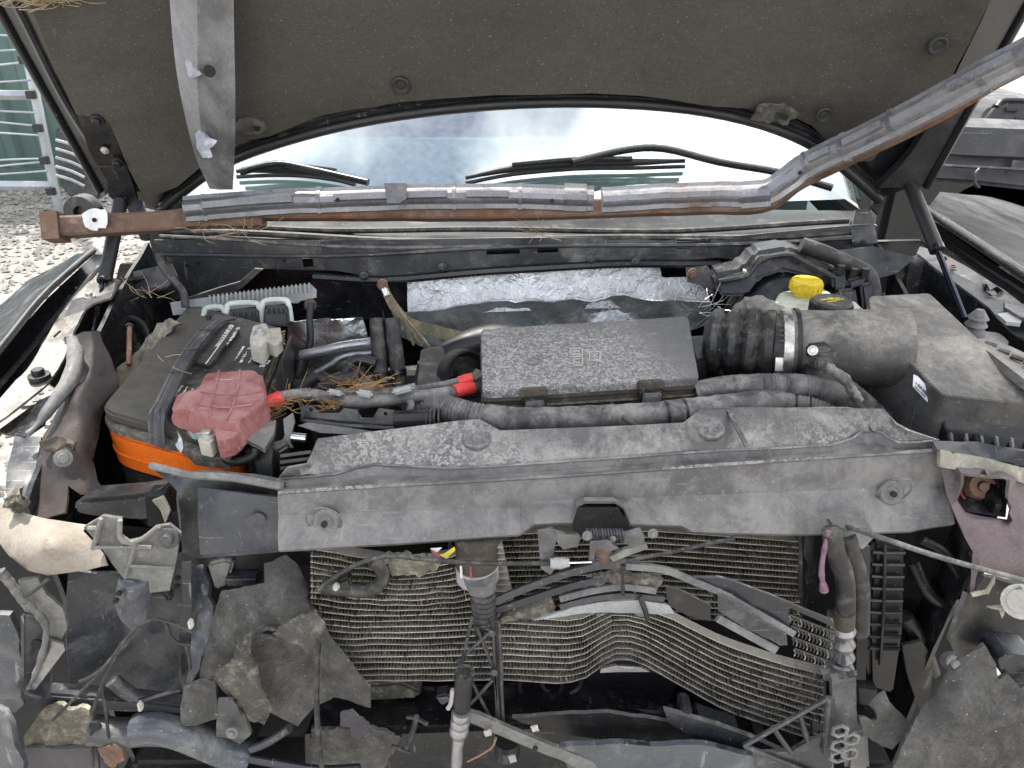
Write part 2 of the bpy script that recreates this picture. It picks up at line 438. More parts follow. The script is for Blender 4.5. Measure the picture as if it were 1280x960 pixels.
mat('reservoir', (.52, .54, .46), .5, dust=(.38, .36, .28), amt=.45, sc=14, up=.6, var=.1)
mat('yellow', (.72, .53, .02), .5, dust=(.45, .35, .08), amt=.35, sc=40, up=.2, var=.08)
mat('black_cap', (.02, .02, .02), .5, dust=(.22, .19, .13), amt=.42, sc=60, up=.6)
mat('white_paint', (.72, .72, .70), .6, dust=(.45, .38, .32), amt=.35, sc=60, up=0, bump=.4)
mat('grey_plastic', (.26, .27, .27), .55, dust=(.42, .41, .38), amt=.42, sc=30, up=.4)
mat('pale_plastic', (.50, .53, .49), .55, dust=(.4, .4, .36), amt=.35, sc=40, up=.2)
mat('pink', (.17, .075, .12), .8, dust=(.22, .15, .18), amt=.5, sc=80, up=0)
mat('straw', (.30, .17, .07), .85, bump=0, var=.4, sc=200)
mat('straw_pale', (.36, .28, .17), .85, bump=0, var=.4, sc=200)
mat('copper', (.20, .11, .07), .6, metal=.3, dust=(.45, .30, .2), amt=.4, sc=40, up=0)
mat('braid', (.11, .095, .06), .8, dust=(.25, .21, .13), amt=.45, sc=60, up=0, bump=.5)
mat('amber', (.25, .12, .02), .5, dust=(.2, .13, .06), amt=.45, sc=16, up=0)
mat('container', (.07, .12, .108), .5, dust=(.11, .155, .14), amt=.4, sc=3, up=0)
mat('galvanised', (.36, .39, .42), .4, metal=.5, dust=(.45, .46, .47), amt=.4, sc=5, up=0)
mat('mirror_plastic', (.018, .018, .020), .45, dust=(.07, .068, .068), amt=.42, sc=16, speck=.6, up=.5)
mat('sticker', (.66, .66, .66), .6, dust=(.5, .48, .45), amt=.3, sc=40, up=0, bump=0)
mat('emboss', (.40, .39, .365), .8, bump=0, var=.1)
mat('print', (.05, .05, .08), .7, bump=0)
mat('label_yellow', (.55, .45, .05), .6, bump=0)
mat('tag_red', (.33, .07, .06), .6, bump=0)
mat('tag_blue', (.27, .29, .33), .6, dust=(.4, .36, .36), amt=.5, sc=60, up=0, bump=0)
mat('paint_matte', (.012, .012, .014), .5, dust=(.07, .066, .06), amt=.35, sc=12, up=.2, spec=.15, bump=.02)
mat('pale_dirty', (.24, .225, .18), .7, dust=(.40, .37, .30), amt=.46, sc=40, up=0, bump=.4, speck=.3)
mat('blue_grey', (.062, .067, .077), .30, scr=.4, dust=(.22, .215, .205), amt=.40, sc=16, speck=.7, up=.2, bump=.12, var=.3)
mat('edge_wear_glint', (.085, .083, .079), .7, dust=(.22, .213, .20), amt=.42, sc=60, up=0, speck=.5)
mat('edge_brown', (.10, .08, .075), .7, dust=(.2, .17, .16), amt=.42, sc=60, up=0)
mat('purple_grey', (.032, .028, .040), .35, dust=(.12, .11, .13), amt=.4, sc=12, up=.3)
mat('dash', (.05, .09, .10), .6, dust=(.16, .2, .2), amt=.4, sc=4, up=.3)
# foil with crinkles
def foil(name, base, rough, sc, st):
    m = mat(name, base, rough, metal=(.45 if base[0] > .5 else .7), dust=(.38, .38, .38) if base[0] > .5 else (.2, .2, .2), amt=.34, sc=14, up=0, bump=0)
    t = m.node_tree; b = next(n for n in t.nodes if n.type == 'BSDF_PRINCIPLED')
    tcn = next(n for n in t.nodes if n.type == 'TEX_COORD')
    v = t.nodes.new('ShaderNodeTexVoronoi'); v.inputs['Scale'].default_value = sc; v.feature = 'DISTANCE_TO_EDGE'
    n2 = t.nodes.new('ShaderNodeTexNoise'); n2.inputs['Scale'].default_value = sc * .8; n2.inputs['Detail'].default_value = 4
    ad = t.nodes.new('ShaderNodeMix'); ad.data_type = 'VECTOR'; ad.inputs[0].default_value = .18
    t.links.new(tcn.outputs['Object'], ad.inputs[4]); t.links.new(n2.outputs['Color'], ad.inputs[5]); t.links.new(tcn.outputs['Object'], n2.inputs['Vector'])
    t.links.new(ad.outputs[1], v.inputs['Vector'])
    mm = t.nodes.new('ShaderNodeMath'); mm.operation = 'ADD'; t.links.new(v.outputs['Distance'], mm.inputs[0]); t.links.new(n2.outputs['Fac'], mm.inputs[1])
    bp = t.nodes.new('ShaderNodeBump'); bp.inputs['Strength'].default_value = st; bp.inputs['Distance'].default_value = .01
    t.links.new(mm.outputs[0], bp.inputs['Height']); t.links.new(bp.outputs[0], b.inputs['Normal'])
foil('foil', (.52, .53, .54), .38, 26, .40)
foil('foil_dark', (.42, .44, .44), .36, 18, .45)
# windscreen glass: clear, reflection raised above real glass for bright sky, thin film of dust
m = bpy.data.materials.new('glass'); m.use_nodes = True; t = m.node_tree; t.nodes.clear(); MAT['glass'] = m
o_ = t.nodes.new('ShaderNodeOutputMaterial'); gl = t.nodes.new('ShaderNodeBsdfGlossy'); gl.inputs['Roughness'].default_value = .03; gl.inputs['Color'].default_value = (.86, .95, .98, 1)
tr_ = t.nodes.new('ShaderNodeBsdfTransparent'); tr_.inputs['Color'].default_value = (.55, .68, .66, 1)
df_ = t.nodes.new('ShaderNodeBsdfDiffuse'); df_.inputs['Color'].default_value = (.62, .62, .60, 1)
m1 = t.nodes.new('ShaderNodeMixShader'); m1.inputs[0].default_value = .38
m2 = t.nodes.new('ShaderNodeMixShader')
tn = t.nodes.new('ShaderNodeTexNoise'); tn.inputs['Scale'].default_value = 60; tn.inputs['Detail'].default_value = 6; tn.inputs['Roughness'].default_value = .7
mr = t.nodes.new('ShaderNodeMapRange'); mr.inputs[1].default_value = .35; mr.inputs[2].default_value = .8; mr.inputs[3].default_value = .01; mr.inputs[4].default_value = .14
tcx = t.nodes.new('ShaderNodeTexCoord')
for a, b_ in ((tcx.outputs['Object'], tn.inputs['Vector']), (tn.outputs['Fac'], mr.inputs[0]), (tr_.outputs[0], m1.inputs[1]), (gl.outputs[0], m1.inputs[2]), (mr.outputs[0], m2.inputs[0]), (m1.outputs[0], m2.inputs[1]), (df_.outputs[0], m2.inputs[2]), (m2.outputs[0], o_.inputs[0])): t.links.new(a, b_)
# gravel
m = mat('gravel', (.30, .285, .26), .95, dust=(.17, .155, .135), amt=.45, sc=20, up=0, bump=.8)
# ---------------------------------------------------------------- setting
g = mesh_obj('ground', [(-60, -60, 0), (60, -60, 0), (60, 120, 0), (-60, 120, 0)], [(0, 1, 2, 3)], 'gravel', None, 0); g['kind'] = 'structure'
ms = MB(); rr = random.Random(3)
for i in range(9000):
    x = rr.uniform(-5.6, -1.2); y = rr.uniform(1.6, 7.2); s = rr.uniform(.010, .027)
    c = Vector((x, y, s * .35)); q = rr.uniform(0, 6.3)
    V = []
    for k in range(5):
        a = q + k * 1.257; rad = s * rr.uniform(.7, 1.25); V.append(c + Vector((math.cos(a) * rad, math.sin(a) * rad, s * rr.uniform(-.3, .2))))
    V.append(c + Vector((rr.uniform(-.3, .3) * s, rr.uniform(-.3, .3) * s, s * rr.uniform(.5, .9))))
    ms.add(V, [(k, (k + 1) % 5, 5) for k in range(5)])
gs = ms.build('gravel', 'stone' if 'stone' in MAT else 'gravel', None, 0)
tag(gs, 'loose pale gravel covering the yard beside the truck', 'gravel', kind='stuff')

ct = thing('shipping_container', 'green corrugated metal container wall behind the wire fence at left', 'container')
b = MB(); 
Yc = 6.6; x0 = -9.0; nr = 22; wd = .28
V = []; F = []
prof = []
for i in range(nr):
    xx = x0 + i * wd
    prof += [(xx, Yc), (xx + .08, Yc), (xx + .12, Yc + .05), (xx + .24, Yc + .05)]
prof.append((x0 + nr * wd, Yc))
for (a, c) in prof: V += [Vector((a, c, .16)), Vector((a, c, 2.55))]
for i in range(len(prof) - 1): F.append((2 * i, 2 * i + 2, 2 * i + 3, 2 * i + 1))
n = len(V); V += [v + Vector((0, .03, 0)) for v in V]; F += [tuple(k + n for k in f[::-1]) for f in F]
mesh_obj('corrugated_wall', V, F, 'container', ct, 0)
xe = x0 + nr * wd
slab('bottom_rail', [Vector((x0, Yc - .03, .16)), Vector((xe, Yc - .03, .16)), Vector((xe, Yc + .12, .16)), Vector((x0, Yc + .12, .16))], (0, 0, -.16), 'container', ct, .006)
slab('top_rail', [Vector((x0, Yc - .03, 2.66)), Vector((xe, Yc - .03, 2.66)), Vector((xe, Yc + .12, 2.66)), Vector((x0, Yc + .12, 2.66))], (0, 0, -.11), 'container', ct, .006)
slab('corner_post', [Vector((xe, Yc - .04, 2.66)), Vector((xe + .15, Yc - .04, 2.66)), Vector((xe + .15, Yc + .14, 2.66)), Vector((xe, Yc + .14, 2.66))], (0, 0, -2.66), 'container', ct, .008)
slab('back_wall', [Vector((x0, Yc + .12, 2.6)), Vector((xe, Yc + .12, 2.6)), Vector((xe, Yc + 2.4, 2.6)), Vector((x0, Yc + 2.4, 2.6))], (0, 0, -2.45), 'container', ct, .01)

fe = thing('wire_fence', 'galvanised steel fence panel with thin wires in front of the green container', 'fence')
Yf = 5.6
pA, pB = Y(Yf, (36, 90)), Y(Yf, (68, 246))
pb = Vector((pB.x, Yf, 0)); pt = pb + (pA - pB).normalized() * 2.2
tube('post', [pb, pt], .034, 'galvanised', fe, 8, 1)
for v in (119, 232):
    a = Y(Yf, (-300, v - 3)); c = Y(Yf, (66 if v > 200 else 42, v))
    tube('rail', [a, c], .034, 'galvanised', fe, 6, 1)
for i, v in enumerate((18, 42, 63, 82, 104, 140, 153, 165, 198, 206, 218)):
    pts = []
    uu = 20 + 45 * (v / 246)
    for k in range(8):
        u = -260 + (uu + 260) * k / 7
        pts.append(Y(Yf - .03, (u, v + 5 * math.sin(k * 1.1 + i) * (.3 + .7 * (k % 2)))))
    tube('wire', pts, .007, 'galvanised', fe, 5, 3)
for k in range(9):
    p = pb.lerp(pt, .1 + k * .1)
    slab('wire_clip', [p + Vector((-.03, -.07, .03)), p + Vector((.03, -.07, .03)), p + Vector((.03, -.03, .03)), p + Vector((-.03, -.03, .03))], (0, 0, -.05), 'rubber_clean', fe, .004)

# dark vehicle standing beyond on the right
nv = thing('parked_vehicle', 'dark vehicle cab with rack standing far behind the right mirror', 'vehicle')
t0 = 4.0
cabp = T(t0, (1222, 163), (1228, 146), (1240, 132), (1262, 126), (1330, 128), (1340, 166))
slab('cab_shell', [p for p in cabp], Vector((0, .9, 0)), 'mirror_plastic', nv, .02)
for q in (((1258, 135), (1274, 135.5), (1274, 139), (1258, 138.5)), ((1256, 158), (1268, 158), (1271, 147), (1290, 146), (1290, 164), (1256, 164))):
    slab('window_opening', T(t0 - .012, *q), Vector((0, .02, 0)), 'dark', nv, 0)
tube('roof_rack', [T(t0, (1246, 133)), T(t0, (1256, 125)), T(t0, (1290, 126)), T(t0, (1340, 128))], .012, 'rubber_clean', nv, 6)
bb = T(t0, (1222, 163), (1340, 166))
slab('lower_body', [Vector((bb[0].x - .4, bb[0].y, bb[0].z + .01)), Vector((bb[1].x + .5, bb[0].y, bb[0].z + .01)), Vector((bb[1].x + .5, bb[0].y + 2.2, bb[0].z + .01)), Vector((bb[0].x - .4, bb[0].y + 2.2, bb[0].z + .01))], (0, 0, -.8), 'black_paint', nv, .05)
for dx in (0, .9):
    c = Vector((bb[0].x + .2 + dx, bb[0].y, .32))
    tube('wheel', [c, c + Vector((0, .25, 0))], .32, 'rubber', nv, 20, 1)
# two far posts
po = thing('utility_post', 'pair of far grey posts seen just above the right side mirror', 'post')
for u in (1198, 1206):
    p = T(9.0, (u, 150)); tube('post', [Vector((p.x, p.y, 0)), Vector((p.x, p.y, p.z + .35))], .03, 'galvanised', po, 8, 1)
# ---------------------------------------------------------------- truck body
tk = thing('wrecked_truck', 'black truck with raised hood, missing grille and crushed open front end', 'truck')

# shared small hardware
def lathe(profile, seg=14):
    V = []; F = []; m = len(profile)
    for k in range(seg):
        a = 2 * math.pi * k / seg
        for (r_, z_) in profile: V.append((r_ * math.cos(a), r_ * math.sin(a), z_))
    for k in range(seg):
        for i in range(m - 1):
            F.append((k * m + i, ((k + 1) % seg) * m + i, ((k + 1) % seg) * m + i + 1, k * m + i + 1))
    return V, F
def raw_mesh(name, V, F, mt, sm=35):
    me = bpy.data.meshes.new(name); me.from_pydata(V, [], F); me.update()
    bm = bmesh.new(); bm.from_mesh(me); bmesh.ops.remove_doubles(bm, verts=bm.verts, dist=1e-6); bmesh.ops.recalc_face_normals(bm, faces=bm.faces); bm.to_mesh(me); bm.free()
    me.shade_smooth(); me.set_sharp_from_angle(angle=R(sm)); me.materials.append(MAT[mt]); return me
def clip_mesh(mt):   # push pin, radius 1
    V, F = lathe([(0, .10), (.34, .10), (.42, .04), (.5, .04), (.60, .12), (.86, .18), (1, .06), (1.02, -.15)], 20)
    return raw_mesh('push_clip', V, F, mt)
def bolt_mesh(mt):   # hexagon head on a flange, radius 1
    V, F = lathe([(0, .75), (.5, .75), (.58, .66), (.58, .22), (.98, .16), (1, 0), (1, -.2)], 12)
    return raw_mesh('bolt', V, F, mt, 30)
CLIP = {k: clip_mesh(k) for k in ('pad_clip', 'cover_face', 'grey_cover')}
BOLT = {k: bolt_mesh(k) for k in ('zinc', 'rusty', 'black_metal', 'cream_pale', 'grey_steel', 'grey_bracket')}
def aim(n): return Vector(n).to_track_quat('Z', 'Y')
def bolt(p, n, r, mt, parent, name='bolt'): return place(name, BOLT[mt], parent, p, aim(n), r)
def clip(p, n, r, mt, parent): return place('push_clip', CLIP[mt], parent, p, aim(n), r)

# --- hood: plane rising towards the viewer
H0 = Vector((0, 1.434, 1.23)); HD = Vector((0, -.447, .894)).normalized(); HN = Vector((0, .894, .447)).normalized()
def HP(u, v, off=0.):
    d = ray(u, v); q = H0 - HN * off
    return CAM + d * ((q - CAM).dot(HN) / d.dot(HN))
def HX(x, s, off=0.): return H0 + Vector((x, 0, 0)) + HD * s - HN * off
arch = [(200, 264), (222, 244), (262, 214), (310, 190), (400, 162), (500, 142), (620, 129), (740, 126), (860, 134), (950, 153), (1015, 180), (1060, 214), (1098, 248)]
fr_l = HX(-.70, 1.0); fr_r = HX(.70, 1.0)
skin = [HX(-.767, 0.04, -.02), HX(-.767, .5, -.02), HX(-.765, .72, -.02), HX(-.70, .79, -.02), HX(-.35, .84, -.02), HX(.35, .84, -.02), HX(.70, .79, -.02), HX(.765, .72, -.02), HX(.767, .5, -.02), HX(.767, .02, -.02)] + [HP(u, v, -.02) for u, v in arch[::-1]]
hood = panel('hood', skin, .012, 'black_paint', tk, res=60)
# inner flange frame (painted metal channel along both edges and the rear arch)
def strip3(name, A, B, th, mt, parent, nrm):
    V = []; F = []; n = len(A); nrm = Vector(nrm)
    for a, b_ in zip(A, B): V += [a, b_, b_ + nrm * th, a + nrm * th]
    for i in range(n - 1):
        for k in range(4): F.append((4 * i + k, 4 * i + (k + 1) % 4, 4 * i + 4 + (k + 1) % 4, 4 * i + 4 + k))
    F += [(3, 2, 1, 0), tuple(4 * (n - 1) + k for k in range(4))]
    return mesh_obj(name, V, F, mt, parent, 35)
L_out = [HX(-.765, .03 + .1 * i, .004) for i in range(10)]
pad_l = [(-330, -700), (-45, -160), (44, 20), (76, 92), (100, 140), (140, 188), (178, 240)]
L_in = crv([HP(u, v, .006) for u, v in ((186, 240), (150, 200), (106, 140), (80, 92), (48, 20), (-40, -160), (-150, -370))], 3)
L_out = [HX(-.762, (L_in[i] - H0).dot(HD), .002) for i in range(len(L_in))]
strip3('side_flange', L_out, L_in, .016, 'fender_dark', hood, HN)
tube('flange_lip', [p + HD * 0 for p in L_out], .008, 'black_paint', hood, 8, 2)
tube('flange_bead', [p.lerp(q, .55) - HN * .003 for p, q in zip(L_out, L_in)], .006, 'fender_dark', hood, 6, 2)
R_in = crv([HP(u, v, .006) for u, v in ((1098, 235), (1140, 190), (1180, 120), (1215, 50), (1238, 0), (1300, -160), (1400, -370))], 3)
R_out = [HX(.762, (p - H0).dot(HD), .002) for p in R_in]
strip3('side_flange', R_in, R_out, .016, 'fender_dark', hood, HN)
tube('flange_lip', R_out, .008, 'black_paint', hood, 8, 2)
A1 = crv([HP(u, v, .004) for u, v in arch], 4); A2 = crv([HP(u, v - 15, .012) for u, v in arch], 4)
strip3('rear_flange', A1, A2, .012, 'black_metal', hood, HN)
tube('rear_seal', [p - HN * .004 for p in A1], .009, 'rubber_clean', hood, 8, 1)
tube('rear_bead', [p.lerp(q, .5) - HN * .001 for p, q in zip(A1, A2)], .004, 'black_metal', hood, 6, 1)
padout = [HX(-.60, .75, .016), HX(-.30, .79, .016), HX(.30, .79, .016), HX(.62, .75, .016)] + [HP(u, v, .016) for u, v in ((1300, -160), (1238, 2), (1214, 52), (1182, 112), (1150, 150), (1128, 164), (1092, 205), (1066, 207), (1018, 166), (952, 138), (862, 119), (740, 111), (620, 114), (500, 127), (400, 147), (312, 174), (262, 199), (224, 227), (190, 241), (176, 232), (162, 206), (140, 150), (128, 141), (98, 138), (76, 92), (46, 20), (-42, -160))]
def padfold(p, n):
    q = p - H0; x = q.x; s = q.dot(HD)
    d = .016 * math.exp(-((x + .40) / .05) ** 2) - .020 * math.exp(-((x - .47) / .06) ** 2) + .008 * math.sin(x * 7 + s * 3) + .012 * math.exp(-((x - .30) / .05) ** 2) + .010 * math.exp(-((x + .62) / .04) ** 2)
    d += .006 * math.exp(-((s - .22) / .04) ** 2)
    return p + n * d
pad = panel('insulation_pad', padout, .012, 'pad', hood, res=26, amp=.003, fr=5, fold=padfold)
for (u, v, r_) in ((108, 84, .017), (501, 107, .015), (779, 101, .015), (1172, 57, .015), (1030, 144, .014), (330, 30, .0), (640, -120, .015)):
    if r_: clip(HP(u, v, .020), -HN, r_, 'pad_clip', pad)
# torn corners of the pad
for (u, v, s) in ((312, 158, 1), (968, 142, 1.3)):
    q = [HP(u + a * s, v + b_ * s, .030) for a, b_ in ((-24, 6), (-14, -8), (4, -10), (18, -6), (24, 2), (12, 10), (-6, 9))]
    panel('torn_flap', q, .004, 'pad_dirt', pad, res=5, amp=.006, fr=60, rag=.004)
    panel('hole', [HP(u + a * s, v + b_ * s, .040) for a, b_ in ((4, 0), (14, 2), (12, 7), (5, 5))], .002, 'dark', pad, res=5)
# hinges
hl = panel('hood_hinge', [HP(u, v, .024) for u, v in ((96, 143), (128, 140), (135, 148), (168, 235), (172, 252), (158, 262), (136, 245), (134, 226), (112, 190))], .006, 'black_metal', tk, res=10, amp=.001)
for u, v in ((122, 150), (147, 203)): bolt(HP(u, v, .03), -HN, .011, 'black_metal', hl)
bolt(HP(131, 188, .03), -HN, .007, 'zinc', hl)
panel('hinge_arm', T(1.5, (150, 235), (178, 250), (185, 300), (176, 300), (160, 262)), .008, 'black_metal', hl, res=8)
hr = panel('hood_hinge', T(1.45, (1105, 195), (1135, 180), (1165, 165), (1160, 190), (1140, 225), (1120, 232), (1098, 250)), .008, 'black_metal', tk, res=10, amp=.002)
panel('hinge_arm', T(1.5, (1108, 195), (1122, 200), (1115, 232), (1098, 268), (1090, 260), (1096, 232)), .008, 'black_metal', hr, res=8)
panel('hinge_arm', T(1.44, (1120, 180), (1134, 178), (1133, 214), (1126, 220), (1122, 216)), .006, 'rusty', hr, res=6)
# gas struts
def strut(a, m_, b_, r_):
    s = thing_part('gas_strut', a, m_, r_, 'rubber_clean')
    tube('rod', [m_ - (b_ - m_) * .05, b_], r_ * .42, 'bluesteel', s, 10, 1)
    tube('end_collar', [m_ - (b_ - m_).normalized() * .006, m_ + (b_ - m_).normalized() * .004], r_ * 1.08, 'black_metal', s, 12, 1)
    tube('ball_socket', [a - (a - m_).normalized() * .02, a + (a - m_).normalized() * .012], r_ * 1.25, 'black_metal', s, 10, 1)
def thing_part(name, a, b_, r_, mt): return tube(name, [a, b_], r_, mt, tk, 14, 1)
strut(T(1.42, (155, 232)), T(1.40, (131, 350)), Z(1.05, (116, 418)), .0125)
strut(T(1.42, (1131, 214)), T(1.36, (1171, 311)), T(1.30, (1206, 398)), .0125)

# --- windscreen, wipers, cabin
def wsp(x, s, off=0): 
    y = 1.63 + .06 * (x / .75) ** 2 + s * math.cos(R(33)); z = 1.165 + s * math.sin(R(33))
    return Vector((x, y, z)) + Vector((0, -math.sin(R(33)), math.cos(R(33)))) * off
V = []; F = []; NX, NS = 24, 8
for i in range(NX + 1):
    for j in range(NS + 1): V.append(wsp(-.78 + 1.56 * i / NX, .95 * j / NS))
for i in range(NX):
    for j in range(NS): F.append((i * (NS + 1) + j, (i + 1) * (NS + 1) + j, (i + 1) * (NS + 1) + j + 1, i * (NS + 1) + j + 1))
ws = mesh_obj('windscreen', V, F, 'glass', tk, 60)
def wsray(u, v, off=.02):
    d = ray(u, v); n_ = Vector((0, -math.sin(R(33)), math.cos(R(33))))
    x = (u - 640) / 960 * 1.8
    q = wsp(x, 0, off); return CAM + d * ((q - CAM).dot(n_) / d.dot(n_))
slab('dashboard', [Vector((-.72, 1.75, 1.14)), Vector((.72, 1.75, 1.14)), Vector((.70, 2.3, 1.20)), Vector((-.70, 2.3, 1.20))], (0, 0, -.3), 'dash', tk, .03)
slab('cabin_rear', [Vector((-.72, 2.9, 1.65)), Vector((.72, 2.9, 1.65)), Vector((.72, 3.0, 1.65)), Vector((-.72, 3.0, 1.65))], (0, 0, -.9), 'dark', tk, .03)
slab('roof', [Vector((-.66, 2.46, 1.72)), Vector((.66, 2.46, 1.72)), Vector((.66, 3.6, 1.74)), Vector((-.66, 3.6, 1.74))], (0, 0, -.05), 'black_paint', tk, .02)
for sx in (-1, 1):
    tube('windscreen_pillar', [wsp(sx * .79, -.02, .01), wsp(sx * .78, .4, .012), wsp(sx * .74, .96, .012)], .03, 'black_paint', tk, 8, 3)
def wiper(pts, arm, th=.010):
    w_ = tube('wiper', [wsray(u, v, .03) for u, v in pts], lambda s: th * (.35 + .65 * math.sin(math.pi * min(max(s, .06), .94))), 'rubber_clean', tk, 8, 4)
    tube('wiper_arm', [wsray(u, v, .05) for u, v in arm], .008, 'black_metal', w_, 8, 4)
    tube('rubber_edge', [wsray(u, v + 7, .012) for u, v in pts], .0045, 'rubber_clean', w_, 5, 4)
    p = [wsray(u, v - 5, .045) for u, v in pts]
    tube('frame_bow', p[1:-1], .005, 'black_metal', w_, 6, 4)
wiper(((582, 222), (640, 211), (720, 204), (790, 203), (856, 201)), ((715, 203), (780, 188), (830, 186), (900, 203), (975, 216), (1040, 235)))
wiper(((296, 214), (340, 212), (380, 213), (420, 218), (444, 224)), ((300, 215), (345, 205), (385, 211), (460, 228)))

# --- cowl, firewall
cw = panel('cowl', [Vector((-.72, 1.63, 1.155)), Vector((-.68, 1.49, 1.145)), Vector((-.3, 1.45, 1.143)), Vector((0, 1.44, 1.143)), Vector((.3, 1.45, 1.143)), Vector((.66, 1.49, 1.145)), Vector((.74, 1.63, 1.155)), Vector((.3, 1.60, 1.165)), Vector((-.3, 1.60, 1.165))], .006, 'airbox_dark', tk, res=16, amp=.003, fr=9)
cfp = [Vector((x, 1.44 + .06 * (x / .7) ** 2, 0)) for x in [-.70 + 1.38 * i / 20 for i in range(21)]]
for k, (r_, mt, dy, z_) in enumerate(((.007, 'rubber', -.004, 1.150), (.004, 'loom', -.012, 1.139), (.006, 'rubber', .03, 1.158))):
    tube(('hood_seal', 'seal_edge', 'cowl_bead')[k], [p + Vector((0, dy, z_ + .004 * math.sin(p.x * 9 + k))) for p in cfp], r_, mt, cw, 7, 1)
cf_out = [(192, 300), (420, 300), (660, 297), (900, 297), (1085, 280), (1096, 292), (1090, 330), (1010, 338), (900, 322), (780, 330), (600, 344), (480, 350), (420, 338), (330, 336), (280, 368), (216, 375), (190, 352)]
CFY = 1.47
def cfy(u): return 1.425 + .07 * ((u - 640) / 460) ** 2
cf = panel('cowl_front', [Y(cfy(u), (u, v)) for u, v in cf_out], .004, 'grey_steel', tk, holes=[[Y(cfy(u), (u, v)) for u, v in h] for h in (((608, 311), (650, 310), (650, 318), (608, 319)), ((672, 309), (698, 308), (698, 316), (672, 317)), ((846, 299), (889, 297), (889, 310), (846, 312)), ((377, 321), (391, 320), (392, 334), (379, 335)))], res=14, amp=.003, fr=14)
tube('pressed_ridge', [Y(cfy(u) - .004, (u, v)) for u, v in ((200, 318), (420, 320), (660, 308), (900, 306), (1080, 297))], .004, 'grey_steel', cf, 6, 4)
for u, v in ((355, 326), (247, 329), (234, 332), (957, 307)): 
    p = Y(cfy(u) - .003, (u, v)); tube('bolt_hole', [p, p + Vector((0, -.002, 0))], .004, 'dark', cf, 8, 1)
for u, v in ((553, 334), (739, 324), (795, 327), (866, 342), (455, 345)): bolt(Y(cfy(u) - .012, (u, v)), (0, -1, .2), .009, 'black_metal', cf)
tube('cowl_flange', [Y(cfy(u) - .006, (u, v)) for u, v in ((392, 346), (480, 350), (600, 340), (700, 334), (780, 330), (900, 330))], .008, 'black_metal', cf, 7, 4)
panel('cowl_brace', Y(1.40, (235, 372), (300, 352), (318, 336), (328, 337), (300, 362), (252, 382), (230, 380)), .006, 'grey_steel', cf, res=8, amp=.002)
fw = panel('firewall', Y(1.52, (150, 330), (1150, 300), (1170, 480), (1000, 620), (640, 640), (300, 620), (110, 480)), .01, 'black_metal', tk, res=30, amp=.006, fr=8)
panel('dark_pressing', Y(1.46, (392, 346), (480, 352), (512, 350), (510, 385), (490, 398), (392, 402), (380, 372)), .006, 'black_metal', fw, res=10, amp=.004)
def crease(p, n):
    return p + n * (.006 * math.sin(p.x * 60 + p.z * 40) * noise.noise(p * 6) + .012 * abs(noise.noise(p * 13)) - .004)
panel('heat_shield', Y(1.44, (508, 352), (530, 343), (600, 339), (700, 334), (824, 331), (828, 346), (866, 346), (884, 356), (888, 384, 1.405), (850, 388, 1.405), (770, 385, 1.405), (700, 387, 1.405), (610, 390, 1.405), (555, 396, 1.405), (510, 396, 1.405)), .003, 'foil', fw, res=6, amp=.002, fr=26, fold=crease)
panel('lower_foil', Y(1.385, (490, 392), (555, 388), (620, 381), (700, 375), (780, 373), (850, 378), (888, 376), (890, 408), (860, 414), (760, 414), (690, 420), (600, 440), (540, 440), (500, 420)), .003, 'foil_dark', fw, ctrl=Y(1.44, (640, 392), (760, 386), (600, 420)), res=8, amp=.006, fr=20, fold=crease)
panel('left_foil', Y(1.38, (360, 402), (400, 402), (452, 398), (462, 430), (455, 470), (420, 486), (372, 486), (356, 450)), .003, 'foil_dark', fw, res=8, amp=.014, fr=22, fold=crease)
# inner fender aprons (dark walls of the bay)
for sx in (-1, 1):
    a = panel('inner_apron', [Vector((sx * .74, 1.52, 1.12)), Vector((sx * .66, 1.0, 1.06)), Vector((sx * .62, .80, 1.0)), Vector((sx * .60, .80, .45)), Vector((sx * .62, 1.52, .45))], .008, 'black_metal', tk, res=24, amp=.006, fr=9)
slab('bay_blackout_slab', [Vector((-.66, .72, .42)), Vector((.66, .72, .42)), Vector((.66, 1.6, .42)), Vector((-.66, 1.6, .42))], (0, 0, -.03), 'dark', tk, .01)  # dark slab added to block bright gravel below the bay
for sx in (-1, 1):
    slab('chassis_rail', [Vector((sx * .42, .70, .62)), Vector((sx * .54, .70, .62)), Vector((sx * .54, 3.5, .62)), Vector((sx * .42, 3.5, .62))], (0, 0, -.14), 'dark', tk, .01)
# wheels, body sides below (stand the truck on the ground)
for sx in (-1, 1):
    c = Vector((sx * .70, 1.25, .36)); tube('front_wheel', [c - Vector((.11, 0, 0)), c + Vector((.11, 0, 0))], [.36, .36], 'rubber', tk, 28, 1)
    c = Vector((sx * .70, 3.9, .36)); tube('rear_wheel', [c - Vector((.11, 0, 0)), c + Vector((.11, 0, 0))], [.36, .36], 'rubber', tk, 28, 1)
    slab('door', [Vector((sx * .80, 1.75, 1.12)), Vector((sx * .86, 1.75, 1.10)), Vector((sx * .88, 3.4, 1.12)), Vector((sx * .80, 3.4, 1.14))], (0, 0, -.65), 'black_paint', tk, .02)

